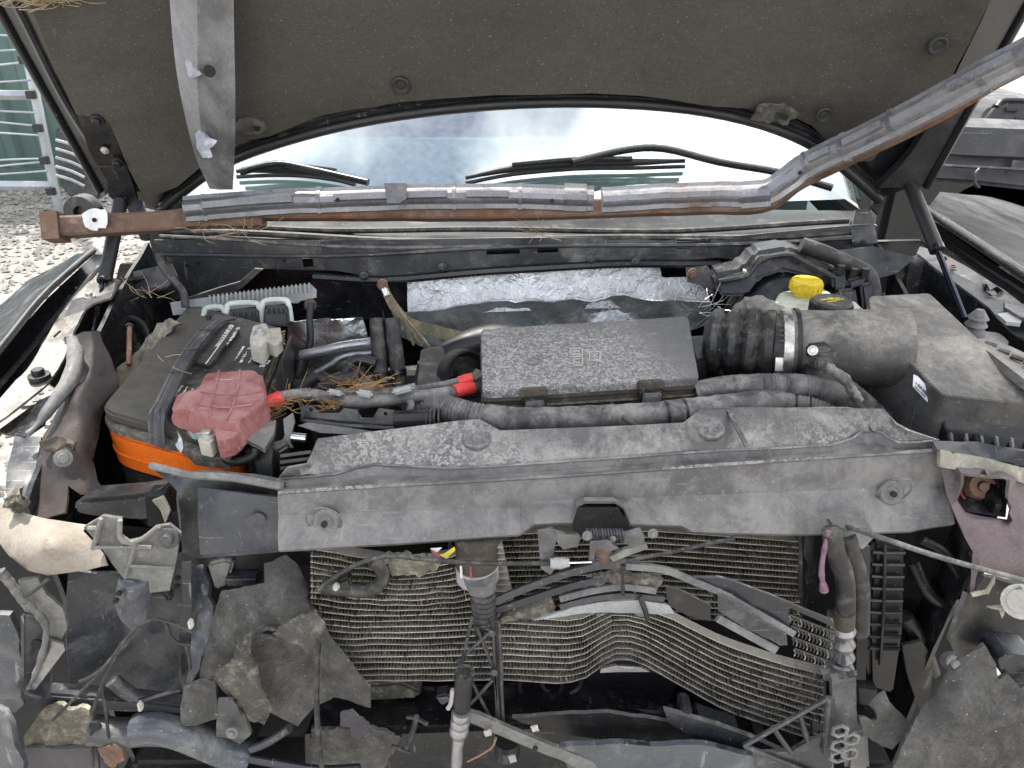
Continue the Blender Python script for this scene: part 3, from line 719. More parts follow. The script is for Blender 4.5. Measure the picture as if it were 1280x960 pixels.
# --- left fender
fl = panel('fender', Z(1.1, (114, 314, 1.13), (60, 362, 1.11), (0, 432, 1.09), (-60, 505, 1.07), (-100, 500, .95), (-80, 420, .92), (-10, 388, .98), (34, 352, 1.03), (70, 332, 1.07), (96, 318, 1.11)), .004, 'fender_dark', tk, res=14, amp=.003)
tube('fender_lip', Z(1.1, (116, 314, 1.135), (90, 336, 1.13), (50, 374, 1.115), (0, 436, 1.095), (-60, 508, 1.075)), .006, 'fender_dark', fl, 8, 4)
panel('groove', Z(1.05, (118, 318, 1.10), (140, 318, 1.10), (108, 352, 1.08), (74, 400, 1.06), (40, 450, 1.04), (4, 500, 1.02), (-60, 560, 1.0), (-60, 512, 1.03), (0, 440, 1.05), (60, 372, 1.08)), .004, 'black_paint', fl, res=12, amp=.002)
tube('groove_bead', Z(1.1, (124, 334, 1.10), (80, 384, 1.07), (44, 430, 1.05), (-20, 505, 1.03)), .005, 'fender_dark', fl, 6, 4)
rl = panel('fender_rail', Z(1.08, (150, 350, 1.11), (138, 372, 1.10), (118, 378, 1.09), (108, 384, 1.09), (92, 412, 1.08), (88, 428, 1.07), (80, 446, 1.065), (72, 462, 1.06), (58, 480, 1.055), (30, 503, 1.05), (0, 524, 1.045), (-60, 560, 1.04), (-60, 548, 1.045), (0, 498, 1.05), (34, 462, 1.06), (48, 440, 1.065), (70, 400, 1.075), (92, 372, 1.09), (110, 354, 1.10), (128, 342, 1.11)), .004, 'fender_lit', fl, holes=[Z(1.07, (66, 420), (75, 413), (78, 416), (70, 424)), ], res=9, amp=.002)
bolt(Z(1.062, (49, 470)), (0, 0, 1), .016, 'black_metal', rl); bolt(Z(1.105, (112, 371)), (0, 0, 1), .010, 'zinc', rl)
bolt(Z(1.075, (84, 424)), (0, 0, 1), .006, 'black_metal', rl)
panel('fender_wall', [*Z(1.05, (150, 352, 1.10), (118, 378, 1.08), (90, 420, 1.06), (62, 480, 1.04)), *Z(1.0, (90, 500, .92), (150, 440, .94), (200, 380, 1.0), (200, 345, 1.09))], .006, 'black_metal', fl, res=12, amp=.003)
panel('hinge_gusset', T(1.46, (160, 340), (215, 330), (222, 345), (205, 362), (178, 368), (150, 360), (145, 348)), .005, 'grey_steel', fl, res=8, amp=.006)
for k in range(7):
    c = Z(1.0, (153 + k * .4, 432 + k * 4)); 
    ring = [c + Vector((.030 * math.cos(a), .020 * math.sin(a), .006 * math.sin(a))) for a in [i * .5236 for i in range(13)]]
    tube('spring_coil', ring, .004, 'black_metal', fl, 6, 1)
tube('brake_line', T(1.4, (188, 430), (178, 405), (160, 398), (152, 412), (160, 432)), .006, 'rubber_clean', fl, 7)
# --- right fender
fr_ = panel('fender', Z(1.1, (1158, 262, 1.15), (1200, 288, 1.145), (1240, 312, 1.14), (1290, 345, 1.13), (1360, 392, 1.12), (1420, 380, .95), (1340, 290, .98), (1290, 262, 1.02), (1240, 246, 1.06), (1175, 240, 1.12)), .004, 'paint_matte', tk, res=16, amp=.001)
tube('fender_lip', Z(1.14, (1154, 260, 1.155), (1200, 290, 1.15), (1240, 316, 1.145), (1290, 350, 1.135), (1360, 400, 1.12)), .010, 'black_metal', fr_, 8, 4)
panel('groove', Z(1.1, (1160, 272, 1.12), (1200, 300, 1.11), (1290, 362, 1.10), (1360, 412, 1.09), (1360, 460, 1.06), (1290, 405, 1.08), (1240, 368, 1.09), (1188, 330, 1.10), (1150, 300, 1.11)), .004, 'black_paint', fr_, res=14, amp=.002)
rr_ = panel('fender_rail', Z(1.1, (1150, 308, 1.125), (1180, 318, 1.122), (1216, 338, 1.12), (1262, 368, 1.11), (1300, 398, 1.10), (1300, 436, 1.085), (1262, 412, 1.09), (1236, 384, 1.10), (1196, 354, 1.11), (1168, 334, 1.115), (1146, 316, 1.12)), .004, 'grey_steel', fr_, holes=[Z(1.1, (1232, 364), (1243, 363), (1247, 368), (1237, 370))], res=8, amp=.001)
bolt(Z(1.122, (1191, 333)), (0, 0, 1), .006, 'rusty', rr_); bolt(Z(1.122, (1180, 323)), (0, 0, 1), .006, 'black_metal', rr_)
panel('rail_plate', Z(1.115, (1256, 376), (1280, 380), (1300, 392), (1300, 402), (1276, 396), (1256, 384)), .008, 'black_plastic', rr_, res=8)
panel('rail_tab', Z(1.11, (1246, 392), (1262, 390), (1278, 398), (1276, 404), (1258, 402)), .006, 'grey_plastic', rr_, res=8)
panel('fender_wall', [*Z(1.1, (1146, 318, 1.115), (1170, 340, 1.11), (1200, 362, 1.10), (1240, 392, 1.09), (1300, 440, 1.07)), *Z(1.0, (1300, 560, .95), (1200, 470, .95), (1110, 400, .98), (1090, 340, 1.06))], .006, 'black_metal', fr_, res=14, amp=.004)
panel('cowl_corner', T(1.52, (1070, 262), (1086, 258), (1092, 276), (1096, 304), (1066, 306), (1064, 290)), .006, 'grey_steel', fr_, res=8, amp=.004)
panel('corner_brace', T(1.45, (1050, 312), (1090, 308), (1130, 318), (1144, 322), (1120, 342), (1090, 350), (1048, 336)), .006, 'grey_steel', fr_, res=8, amp=.006)
bs = thing('bump_stop', 'grey ribbed rubber hood bump stop on a bracket by the right strut', 'bump stop')
c = T(1.24, (1217, 416)); up = Vector((0, 0, 1))
V, F = lathe([(0, .040), (.006, .040), (.016, .026), (.010, .024), (.017, .014), (.011, .012), (.018, .002), (.018, -.006), (0, -.006)], 18)
mesh_obj('rubber_cone', [c + Vector(v) for v in V], F, 'roll_edge', bs)
slab('bracket', [c + Vector((-.03, -.02, -.007)), c + Vector((.05, -.025, -.007)), c + Vector((.055, .02, -.007)), c + Vector((-.02, .03, -.007))], (0, 0, -.006), 'grey_bracket', bs, .002, .015)
# --- door mirrors
mr = slab('side_mirror', T(1.78, (1166, 162), (1200, 160), (1300, 164), (1340, 166), (1345, 246), (1290, 240), (1215, 232), (1150, 228), (1156, 200)), Vector((0, .12, .01)), 'mirror_plastic', tk, .018, .02)
panel('cap_panel', T(1.765, (1175, 166), (1300, 168), (1330, 170), (1330, 196), (1280, 196), (1178, 191)), .006, 'mirror_plastic', mr, res=14)
tube('seam', T(1.764, (1168, 191), (1220, 194), (1300, 197), (1330, 198)), .003, 'rubber_clean', mr, 6, 3)
tube('trim_ridge', T(1.764, (1160, 206), (1200, 208), (1260, 211), (1330, 216)), .004, 'grey_steel', mr, 6, 3)
tube('seam', T(1.762, (1224, 211), (1219, 218), (1219, 230), (1224, 235)), .004, 'rubber_clean', mr, 6, 3)
panel('signal_lens', T(1.762, (1266, 200), (1300, 202), (1300, 213), (1264, 212)), .004, 'airbox_dark', mr, res=8)
ml = slab('side_mirror', T(2.0, (66, 160), (84, 158), (118, 200), (130, 250), (88, 252), (74, 236), (66, 200)), Vector((0, .12, .01)), 'mirror_plastic', tk, .012, .02)
for v in (175, 186, 197, 208, 219): tube('rib', T(1.985, (70, v), (90, v + 6), (106, v + 14)), .004, 'grey_plastic', ml, 6, 2)
V, F = lathe([(.0, .006), (.012, .006), (.014, .02), (.034, .02), (.036, -.01)], 20)
cc = T(1.62, (106, 264)); Q = aim((0, -1, .1))
mesh_obj('fender_grommet', [cc + Q @ Vector(v) for v in V], F, 'black_plastic', tk)
# ---------------------------------------------------------------- bent bumper beam lying across the bay
bm_ = thing('bumper_beam', 'long bent rusty steel bumper beam lying across the bay, right end kinked upward', 'bumper beam')
BP = [(232, 262, 1.36), (330, 254, 1.38), (450, 249, 1.39), (560, 246, 1.39), (650, 246, 1.39), (742, 248, 1.385)]
BP2 = [(752, 250, 1.385), (830, 246, 1.385), (900, 243, 1.38), (952, 242, 1.36), (982, 226, 1.34), (1010, 206, 1.32), (1075, 176, 1.25), (1150, 138, 1.17), (1230, 96, 1.09), (1290, 66, 1.04), (1360, 32, .98)]
hat = [(-.006, -.025), (.006, -.025), (.009, -.0165), (.020, -.012), (.0235, -.008), (.024, .003), (.021, .009), (.013, .013), (.010, .016), (.009, .024), (-.004, .026), (-.006, .018)]
upv = Vector((0, .45, .9)).normalized()
def beam(name, pts, prof, mt, parent, n=5, sc=1.):
    path = crv([T(1, p) for p in pts], n)
    path = [q + Vector((0, 0, .0022 * noise.noise(q * 9) + .0012 * noise.noise(q * 31))) for q in path]
    Vv, Ff = tube_vf(path, sc, prof=[(q, h) for q, h in prof], up0=upv)
    return mesh_obj(name, Vv, Ff, mt, parent, 20)
# profile q axis = tangent x up : points towards the viewer for a left-to-right path
oc = beam('outer_channel', BP, hat, 'steel', bm_, 5, .9)
oc2 = beam('outer_channel', BP2, hat, 'steel', bm_, 5, .9)
tubeprof = [(-.02, -.017), (.014, -.017), (.017, -.013), (.017, .013), (.014, .017), (-.02, .017)]
IP = [(72, 284, 1.335), (130, 281, 1.345), (200, 277, 1.37), (240, 273, 1.40), (330, 272, 1.41), (500, 272, 1.415), (640, 272, 1.415), (760, 268, 1.41), (880, 264, 1.40), (950, 262, 1.375), (985, 248, 1.355), (1020, 226, 1.34), (1080, 196, 1.27), (1155, 158, 1.19), (1235, 112, 1.11), (1295, 80, 1.06), (1360, 46, 1.0)]
inn = beam('inner_tube', IP[:5], tubeprof, 'rusty', bm_, 4)
beam('lower_strip', [(p[0], p[1] - (8 if p[0] < 960 else 14), p[2]) for p in IP[3:]], tubeprof, 'rusty', bm_, 4, .9)
# open left mouth of the tube
p0 = T(1, IP[0]); p1 = T(1, IP[1]); ax = (p1 - p0).normalized()
sid = ax.cross(upv).normalized(); uu = sid.cross(ax).normalized()
mb = MB()
for (q, h, a, b_) in ((-.001, .0205, .022, .003), (-.001, -.0205, .022, .003), (.0205, 0, .003, .0235), (-.0225, 0, .003, .0235)):
    mb.box(p0 - ax * .004 + sid * q + uu * h, ax * .014, sid * a, uu * b_)
mb.build('tube_mouth', 'rusty', inn)
mb = MB(); mb.box(p0 - ax * .001 + sid * (-.001), ax * .0025, sid * .017, uu * .0145); mb.build('tube_inside', 'dark', inn)
panel('flaked_paint', T(1.318, (102, 268), (112, 260), (132, 262), (134, 272), (132, 286), (124, 284), (121, 289), (114, 287), (106, 284)), .002, 'white_paint', inn, res=5, rag=.003)
pp = T(1.314, (118, 275)); tube('rivet_hole', [pp, pp + facing(pp) * .002], .004, 'dark', inn, 8, 1)
def strap_rib(path, s0, prof_scale=1.12, wdt=.010, mt='steel'):
    i = int(s0 * (len(path) - 1)); p = path[i]; d = (path[min(i + 1, len(path) - 1)] - path[i - 1]).normalized()
    sub = [p - d * wdt / 2, p + d * wdt / 2]
    Vv, Ff = tube_vf(sub, prof_scale * .92, prof=hat, up0=upv)
    return Vv, Ff
P1 = crv([T(1, p) for p in BP], 12); P2 = crv([T(1, p) for p in BP2], 12)
for s0, ps, wd in ((.05, 1.04, .006), (.33, 1.06, .007), (.63, 1.05, .006), (.81, 1.05, .007), (.955, 1.08, .04)):
    Vv, Ff = strap_rib(P1, s0, ps, wd); mesh_obj('clamp_rib', Vv, Ff, 'steel', oc, 30)
for s0, ps, wd in ((.29, 1.05, .05), (.505, 1.03, .006), (.58, 1.06, .008), (.665, 1.04, .007), (.80, 1.04, .008), (.90, 1.04, .03)):
    Vv, Ff = strap_rib(P2, s0, ps, wd); mesh_obj('clamp_rib', Vv, Ff, 'steel', oc2, 30)
for path, lst, pr in ((P1, ((.06, .28), (.36, .60), (.66, .78)), oc), (P2, ((.52, .565), (.59, .655), (.76, .88)), oc2)):
    for s0, s1 in lst:
        i0 = int(s0 * (len(path) - 1)); i1 = int(s1 * (len(path) - 1))
        Vv, Ff = tube_vf(path[i0:i1 + 1], 1, prof=[(.018, -.008), (.028, -.006), (.028, .005), (.018, .009)], up0=upv)
        mesh_obj('pressed_box', Vv, Ff, 'steel', pr, 30)
for (u, v, t_) in ((422, 250, 1.36), (690, 251, 1.36), (1000, 216, 1.293)):
    p = T(t_, (u, v)); tube('bolt_hole', [p, p + facing(p) * .003], .004, 'dark', oc if u < 750 else oc2, 8, 1)
panel('bracket_end', T(1.35, (480, 229), (508, 229), (508, 248), (500, 254), (484, 254)), .006, 'steel_dull', oc, res=6, amp=.002)

# flattened strip hanging from above on to the beam
hs = thing('bent_steel_strip', 'flattened torn grey steel strip hanging in front of the hood pad, touching the beam', 'steel strip')
SL = [(200, -150, .95), (212, 0, 1.06), (217, 60, 1.10), (224, 110, 1.14), (236, 165, 1.21), (246, 200, 1.27), (262, 236, 1.34)]
SM = [(238, -150, .93), (246, 0, 1.035), (247, 60, 1.075), (247, 110, 1.115), (252, 165, 1.19), (262, 200, 1.255), (275, 237, 1.335)]
SR = [(290, -150, .95), (292, 0, 1.06), (293, 60, 1.10), (294, 110, 1.145), (294, 165, 1.21), (293, 200, 1.275), (291, 237, 1.345)]
Ls, Ms, Rs = (crv([T(1, p) for p in q], 4) for q in (SL, SM, SR))
V = []; F = []
n_ = len(Ls)
for i in range(n_):
    for k in range(9):
        a = Ls[i].lerp(Ms[i], k / 3) if k <= 3 else Ms[i].lerp(Rs[i], (k - 3) / 5)
        a = a + facing(a) * (.004 * noise.noise(a * 22) + .002 * noise.noise(a * 60)); V.append(a)
for i in range(n_ - 1):
    for k in range(8): F.append((i * 9 + k, i * 9 + k + 1, (i + 1) * 9 + k + 1, (i + 1) * 9 + k))
m_ = len(V); V += [p - facing(p) * .003 for p in V]; F += [tuple(q + m_ for q in f[::-1]) for f in F]
for i in range(n_ - 1): F += [(i * 9, (i + 1) * 9, (i + 1) * 9 + m_, i * 9 + m_), (i * 9 + 8, i * 9 + 8 + m_, (i + 1) * 9 + 8 + m_, (i + 1) * 9 + 8)]
mesh_obj('strip', V, F, 'strip_steel', hs, 28)
p = T(1.092, (262, 89)); Q = aim(facing(p)); 
tube('round_hole', [p - facing(p) * .004, p + facing(p) * .0015], .0085, 'dark', hs, 14, 1)
panel('weld_scar', T(1.192, (243, 168), (252, 160), (262, 172), (272, 176), (262, 186), (266, 196), (254, 198), (246, 186)), .002, 'alloy', hs, res=4, amp=.002, fr=80, rag=.0015)
panel('weld_scar', T(1.094, (232, 76), (240, 62), (246, 84), (252, 92), (244, 100), (236, 96)), .002, 'alloy', hs, res=4, amp=.002, fr=80, rag=.0015)

# ---------------------------------------------------------------- radiator cover
rc = thing('radiator_cover', 'long dusty grey plastic cover panel over the radiator, with push clips', 'cover panel')
ridge = [(349, 598, 1.050), (420, 592, 1.051), (470, 580, 1.053), (560, 585, 1.054), (700, 577, 1.056), (900, 563, 1.057), (1040, 556, 1.057), (1075, 540, 1.062), (1100, 540, 1.062), (1122, 553, 1.058), (1172, 550, 1.056)]
back = [(360, 586, 1.07), (385, 580, 1.072), (395, 552, 1.078), (398, 548, 1.079), (500, 535, 1.083), (575, 526, 1.086), (600, 524, 1.086), (625, 538, 1.083), (760, 533, 1.084), (855, 528, 1.085), (876, 511, 1.09), (940, 509, 1.09), (1105, 511, 1.09), (1120, 530, 1.082), (1135, 538, 1.078)]
top_out = Z(1.05, *back) + Z(1.05, *ridge[::-1])
def coverfold(p, n):
    d = 0
    for (u, v) in ((596, 545), (887, 533)):
        q = Z(1.078, (u, v)); r_ = (p - q).length
        d -= .004 * math.exp(-(r_ / .022) ** 4)
    return p + n * d
tp = panel('upper_face', top_out, .003, 'grey_cover', rc, res=9, amp=.0012, fr=12, fold=coverfold)
# front face : ridge -> shoulder -> lower lip
def sec(k):   # positions along the width
    return k
N = 44
def interp(tab, u):
    for a, b_ in zip(tab, tab[1:]):
        if a[0] <= u <= b_[0]:
            s = (u - a[0]) / (b_[0] - a[0]); return a[1] + (b_[1] - a[1]) * s
    return tab[0][1] if u < tab[0][0] else tab[-1][1]
low = [(348, 688), (400, 685), (520, 678), (650, 668), (668, 655), (716, 653), (722, 632), (732, 627), (770, 627), (780, 634), (788, 655), (852, 657), (866, 665), (1000, 668), (1140, 664), (1168, 657), (1194, 640)]
shoulder = [(348, 615), (470, 607), (700, 594), (900, 580), (1172, 562)]
cols = sorted(set([348 + i * (1172 - 348) / N for i in range(N + 1)] + [650, 668, 716, 722, 732, 770, 780, 788, 852, 866, 1140]))
V = []; F = []; rows = 9
for u in cols:
    vr = interp([(a, b_) for a, b_, c_ in ridge], u); z_ = interp([(a, c_) for a, b_, c_ in ridge], u)
    vsd = interp(shoulder, u)
    stretch_ = 1 + (max(u - 1040, 0) / 132) * 0
    pr = Z(z_, (u, vr)); 
    pS = Z(1.049, (u, vsd))
    ul = u + (22 if u > 1160 else 0) * 1.0
    vl = interp(low, u)
    pm = Y(pS.y - .012, (u + (8 if u > 1165 else 0), vsd + (685 - vsd) * .42 if u < 660 else vsd + (664 - vsd) * .45))
    pl = Y(pS.y - .050, (ul, vl))
    pu = pl + Vector((0, .022, -.010))
    ctl = [pr, pr.lerp(pS, .25) + Vector((0, 0, -.008)), pS.lerp(pr, .15) + Vector((0, 0, -.003)), pS + Vector((0, -.004, -.001)), pm, pm.lerp(pl, .55) + Vector((0, -.003, 0)), pl, pl + Vector((0, .004, -.006)), pu]
    V += ctl
for i in range(len(cols) - 1):
    for k in range(rows - 1): F.append((i * rows + k, i * rows + k + 1, (i + 1) * rows + k + 1, (i + 1) * rows + k))
m_ = len(V)
V += [p + Vector((0, .003, -.002)) for p in V]; F += [tuple(q + m_ for q in f[::-1]) for f in F]
mesh_obj('front_face', V, F, 'cover_face', rc, 30)
tube('ridge_seam', [p + Vector((0, -.002, .001)) for p in Z(1.05, *ridge)], .0016, 'grey_cover', rc, 6, 2)
tube('shoulder_bead', [Z(1.050, (u, v + 1)) for u, v in shoulder], .0026, 'grey_cover', rc, 6, 4)
for (u, v, r_) in ((596, 547, .0195), (887, 535, .0195)): clip(Z(1.073, (u, v)), (0, -.25, 1), r_, 'grey_cover', rc)
for (u, v, r_) in ((408, 643, .0165), (1112, 607, .0165)):
    p = Y(.748 if u < 600 else .832, (u, v))
    tube('recess_rim', [p + Vector((.021 * math.cos(a), -.010 - .012 * math.sin(a) * .6 - .004, .030 * math.sin(a) * .8 + .002)) for a in [i * .3927 for i in range(17)]], .0014, 'cover_face', rc, 6, 1)
    clip(p + Vector((0, -.008, -.006)), (0, -.9, .42), r_, 'cover_face', rc)
    q = p + Vector((0, -.013, -.004)); tube('slot', [q, q + Vector((0, -.003, .001))], .0042, 'dark', rc, 8, 1)
panel('raised_seam', Z(1.09, (908, 512), (914, 512), (936, 556), (931, 558)), .002, 'grey_cover', rc, res=6)

# ---------------------------------------------------------------- battery
bt = thing('car_battery', 'black car battery with orange case band, dusty top and torn edge', 'battery')
BQ = Z(1.06, (237, 378), (352, 411), (290, 559), (122, 512))
bc = sum(BQ, Vector()) / 4
def grow(pl, d): return [bc + (p - bc) * (1 + d / (p - bc).length) for p in pl]
dn = Vector((0, 0, -1))
lid = slab('lid', rnd_poly(BQ, .03), dn * .016, 'battery_lid', bt, .005, 0, amp=0)
rimp = rnd_poly(grow([p + dn * .016 for p in BQ], .009), .05, 5)
slab('dirt_rim', rimp, dn * .015, 'crud', bt, .003, amp=.003)
slab('orange_band', rnd_poly(grow([p + dn * .030 for p in BQ], .007), .05, 5), dn * .056, 'orange', bt, .003)
slab('band_groove', rnd_poly(grow([p + dn * .060 for p in BQ], .009), .05, 5), dn * .003, 'orange', bt, .001)
slab('lower_case', rnd_poly(grow([p + dn * .085 for p in BQ], .004), .05, 5), dn * .12, 'battery_case', bt, .004)
e1 = (BQ[1] - BQ[0]).normalized(); e2 = (BQ[3] - BQ[0]).normalized(); e3 = (BQ[2] - BQ[1]).normalized()
zt = 1.06
slab('side_shield', [BQ[1] + Vector((.012, .0, -.012)), BQ[1] + Vector((.018, 0, -.012)), BQ[2] + Vector((.018, .01, -.012)), BQ[2] + Vector((.012, .01, -.012))], dn * .1, 'battery_case', bt, .001)
# right half of the lid is the raised printed cover
slab('printed_cover', rnd_poly(Z(zt + .006, (268, 388), (352, 410), (332, 462), (298, 550), (205, 522), (236, 462)), .014), dn * .012, 'battery_face', bt, .003)
slab('label_plate', rnd_poly(Z(zt + .013, (284, 402), (300, 408), (262, 458), (244, 452)), .010), dn * .010, 'battery_face', bt, .003)
def text(s, p, xdir, ydir, size, mt, parent, name='lettering', depth=.0003):
    cu = bpy.data.curves.new('t', 'FONT'); cu.body = s; cu.size = size; cu.extrude = depth
    ob = bpy.data.objects.new('t', cu); C.objects.link(ob); bpy.context.view_layer.update()
    me = bpy.data.meshes.new_from_object(ob.evaluated_get(bpy.context.evaluated_depsgraph_get())); 
    bpy.data.objects.remove(ob)
    xd = xdir.normalized(); nd_ = xd.cross(ydir).normalized(); yd = nd_.cross(xd)
    V = [p + xd * v.co.x + yd * v.co.y + nd_ * v.co.z for v in me.vertices]; F = [tuple(q.vertices) for q in me.polygons]
    o = mesh_obj(name, V, F, mt, parent, 0); bpy.data.meshes.remove(me); return o
ldir = (Z(zt, (280, 480)) - Z(zt, (330, 400)))       # lettering runs from the rear towards the front
lup = Z(zt, (345, 440)) - Z(zt, (320, 425))
def smallprint(p, xdir, ydir, length, h, mt, parent, seed, name='small_print'):
    '''a line of print too small to read: broken strokes of uneven width'''
    r_ = random.Random(seed); mb = MB(); xd = xdir.normalized(); nd_ = xd.cross(ydir).normalized(); yd = nd_.cross(xd); x = 0
    while x < length:
        wd_ = h * r_.uniform(.12, .5); hh = h * r_.uniform(.55, 1)
        if r_.random() < .86: mb.box(p + xd * (x + wd_ / 2) + yd * (hh / 2 + r_.uniform(0, h - hh)), xd * wd_ * .42, yd * hh * .5 * r_.choice((1, 1, .3)), nd_ * .0003)
        x += wd_ * 1.35
    return mb.build(name, mt, parent, 0)
text('Die', Z(zt + .0068, (329, 450)), ldir, lup, .017, 'ink', bt)
for k, (uv, ln, h_) in enumerate((((310, 434), .055, .0055), ((303, 433), .050, .0045), ((317, 441), .035, .004))):
    smallprint(Z(zt + .0068, uv), ldir, lup, ln, h_, 'ink', bt, k)
for k, (uv, ln, h_) in enumerate((((287, 406), .085, .0075), ((297, 408), .080, .0065))):
    smallprint(Z(zt + .0136, uv), ldir, lup, ln, h_, 'ink', bt, 10 + k)
a, c_ = Z(zt + .0137, (292, 407), (257, 455)); mb = MB(); d_ = (c_ - a); s_ = Vector((-d_.y, d_.x, 0)).normalized()
mb.box((a + c_) / 2, d_ / 2, s_ * .0008, Vector((0, 0, .0003))); mb.build('rule_line', 'ink', bt)
for i, uv in enumerate(((226, 482), (232, 484), (238, 486), (243, 489))):
    smallprint(Z(zt + .0068, uv), ldir, lup, .04, .0045, 'ink', bt, 20 + i)
# moulded carrying strap
st = Z(1.08, (288, 392), (268, 404), (242, 432), (222, 466), (206, 500), (196, 520), (194, 545))
st[0].z -= .008; st[-1] = Z(1.05, (196, 552)); st[-1].z = 1.045
sp = thing('battery_strap', 'ribbed black rubber carrying strap across the battery lid', 'strap')
path = crv(st, 5)
Vv, Ff = tube_vf(path, 1, prof=[(-.011, -.0015), (.011, -.0015), (.011, .0015), (.007, .003), (.005, .0015), (.002, .003), (-.002, .003), (-.005, .0015), (-.007, .003), (-.011, .0015)], up0=(0, 0, 1))
mesh_obj('band', Vv, Ff, 'strap', sp, 25)
for k in (.25, .38, .5):
    i = int(k * (len(path) - 1)); d_ = (path[i + 1] - path[i]).normalized(); s_ = d_.cross(Vector((0, 0, 1))).normalized()
    mb = MB(); mb.box(path[i] + Vector((0, 0, .002)), d_ * .0025, s_ * .011, Vector((0, 0, .002))); mb.build('cross_rib', 'strap', sp)
# positive terminal boot
tbt = thing('terminal_cover', 'faded dusty red plastic terminal cover with grid ribs on the battery', 'terminal cover')
zr = 1.098
body = slab('cover_shell', rnd_poly(Z(zr, (257, 466), (318, 462), (326, 470), (332, 500), (308, 520), (298, 530), (232, 518), (226, 500), (250, 482)), .008), dn * .034, 'red', tbt, .003, taper=1.06)
slab('left_lobe', rnd_poly(Z(zr - .010, (222, 492), (246, 486), (252, 496), (244, 514), (214, 512)), .006), dn * .024, 'red', tbt, .004, taper=1.05)
tube('cable_sleeve', Z(zr - .006, (244, 500), (236, 512), (230, 524)), .0155, 'red', tbt, 14, 3)
slab('front_tongue', rnd_poly(Z(zr - .012, (270, 522), (300, 524), (302, 538), (290, 548), (272, 552), (268, 540)), .005), dn * .026, 'red', tbt, .004)
slab('right_wing', rnd_poly(Z(zr - .006, (306, 470), (328, 468), (334, 500), (318, 514), (306, 508)), .006), dn * .03, 'red', tbt, .005, taper=1.1)
for q in (((240, 490), (300, 494), (328, 490)), ((232, 504), (280, 510), (316, 506)), ((274, 464), (268, 492), (262, 522)), ((300, 463), (296, 492), (284, 526))):
    tube('rib', [p + Vector((0, 0, .0005)) for p in Z(zr, *q)], .0016, 'red', tbt, 6, 3)
# posts
tp_ = thing('battery_terminal', 'corroded grey lead terminal clamp at rear corner of the battery', 'terminal')
slab('clamp', rnd_poly(Z(1.10, (316, 408), (332, 404), (338, 418), (326, 434), (311, 428)), .005), dn * .03, 'lead', tp_, .004, amp=.002)
slab('clamp_ear', rnd_poly(Z(1.095, (332, 412), (350, 410), (354, 422), (344, 432), (332, 426)), .004), dn * .022, 'lead', tp_, .003, amp=.004)
bolt(Z(1.101, (325, 416)), (0, 0, 1), .010, 'zinc', tp_)
for i in range(5): tube('wire_strand', [Z(1.09, (340, 420 + i)), Z(1.088, (356, 414 + i * 4))], .002, 'copper', tp_, 5, 1)
t2 = thing('battery_terminal', 'zinc nut with blue-green corrosion beside the red terminal cover', 'terminal')
slab('clamp', rnd_poly(Z(1.075, (248, 540), (266, 536), (270, 546), (262, 556), (248, 552)), .004), dn * .02, 'lead', t2, .003, amp=.002)
bolt(Z(1.076, (259, 545)), (0, 0, 1), .011, 'zinc', t2)
panel('corrosion', Z(1.074, (234, 534), (246, 532), (256, 535), (254, 541), (242, 543), (236, 540)), .008, 'verdigris', t2, res=4, amp=.004, fr=120, rag=.002)
# crusted broken clamp edge at front of the battery
cr_ = slab('crusted_clamp', rnd_poly(Z(1.050, (214, 545), (222, 540), (232, 551), (262, 560), (288, 566), (284, 573), (240, 566), (220, 556)), .004), dn * .018, 'crud', None, .003, amp=.005)
tag(cr_, 'crusty grey broken hold-down edge along the battery front', 'clamp')
sp2 = panel('torn_metal_tab', T(1.0, (219, 556), (223, 548), (222, 538), (226, 546), (229, 560), (226, 566)), .003, 'alloy', None, res=4, amp=.003, fr=70)
tag(sp2, 'small bright torn metal tab sticking up at the battery front', 'metal scrap')

# hold-down bolt and insulator strip to the left of the battery
hb = thing('hold_down_bolt', 'long thin rusty bolt standing upright left of the battery', 'bolt')
a = T(1.30, (162, 408)); c_ = T(1.26, (161, 456))
tube('shank', [a, c_], .0042, 'copper', hb, 8, 1); bolt(a, (a - c_), .007, 'grey_steel', hb, 'bolt_head')
ins = panel('debris_strip', T(1.3, (178, 428), (196, 404), (214, 398), (222, 404), (200, 430), (176, 462), (152, 492), (146, 478), (160, 452)), .02, 'mud', None, res=7, amp=.006, fr=40, rag=.004)
tag(ins, 'crumbling tan dirt and leaf debris along the left edge of the battery', 'debris', kind=None)
wt = panel('white_bracket', T(1.27, (146, 460), (164, 446), (172, 452), (176, 470), (150, 486)), .01, 'cream', None, res=8, amp=.003)
tag(wt, 'small cream plastic bracket between the brown liner and battery', 'bracket')
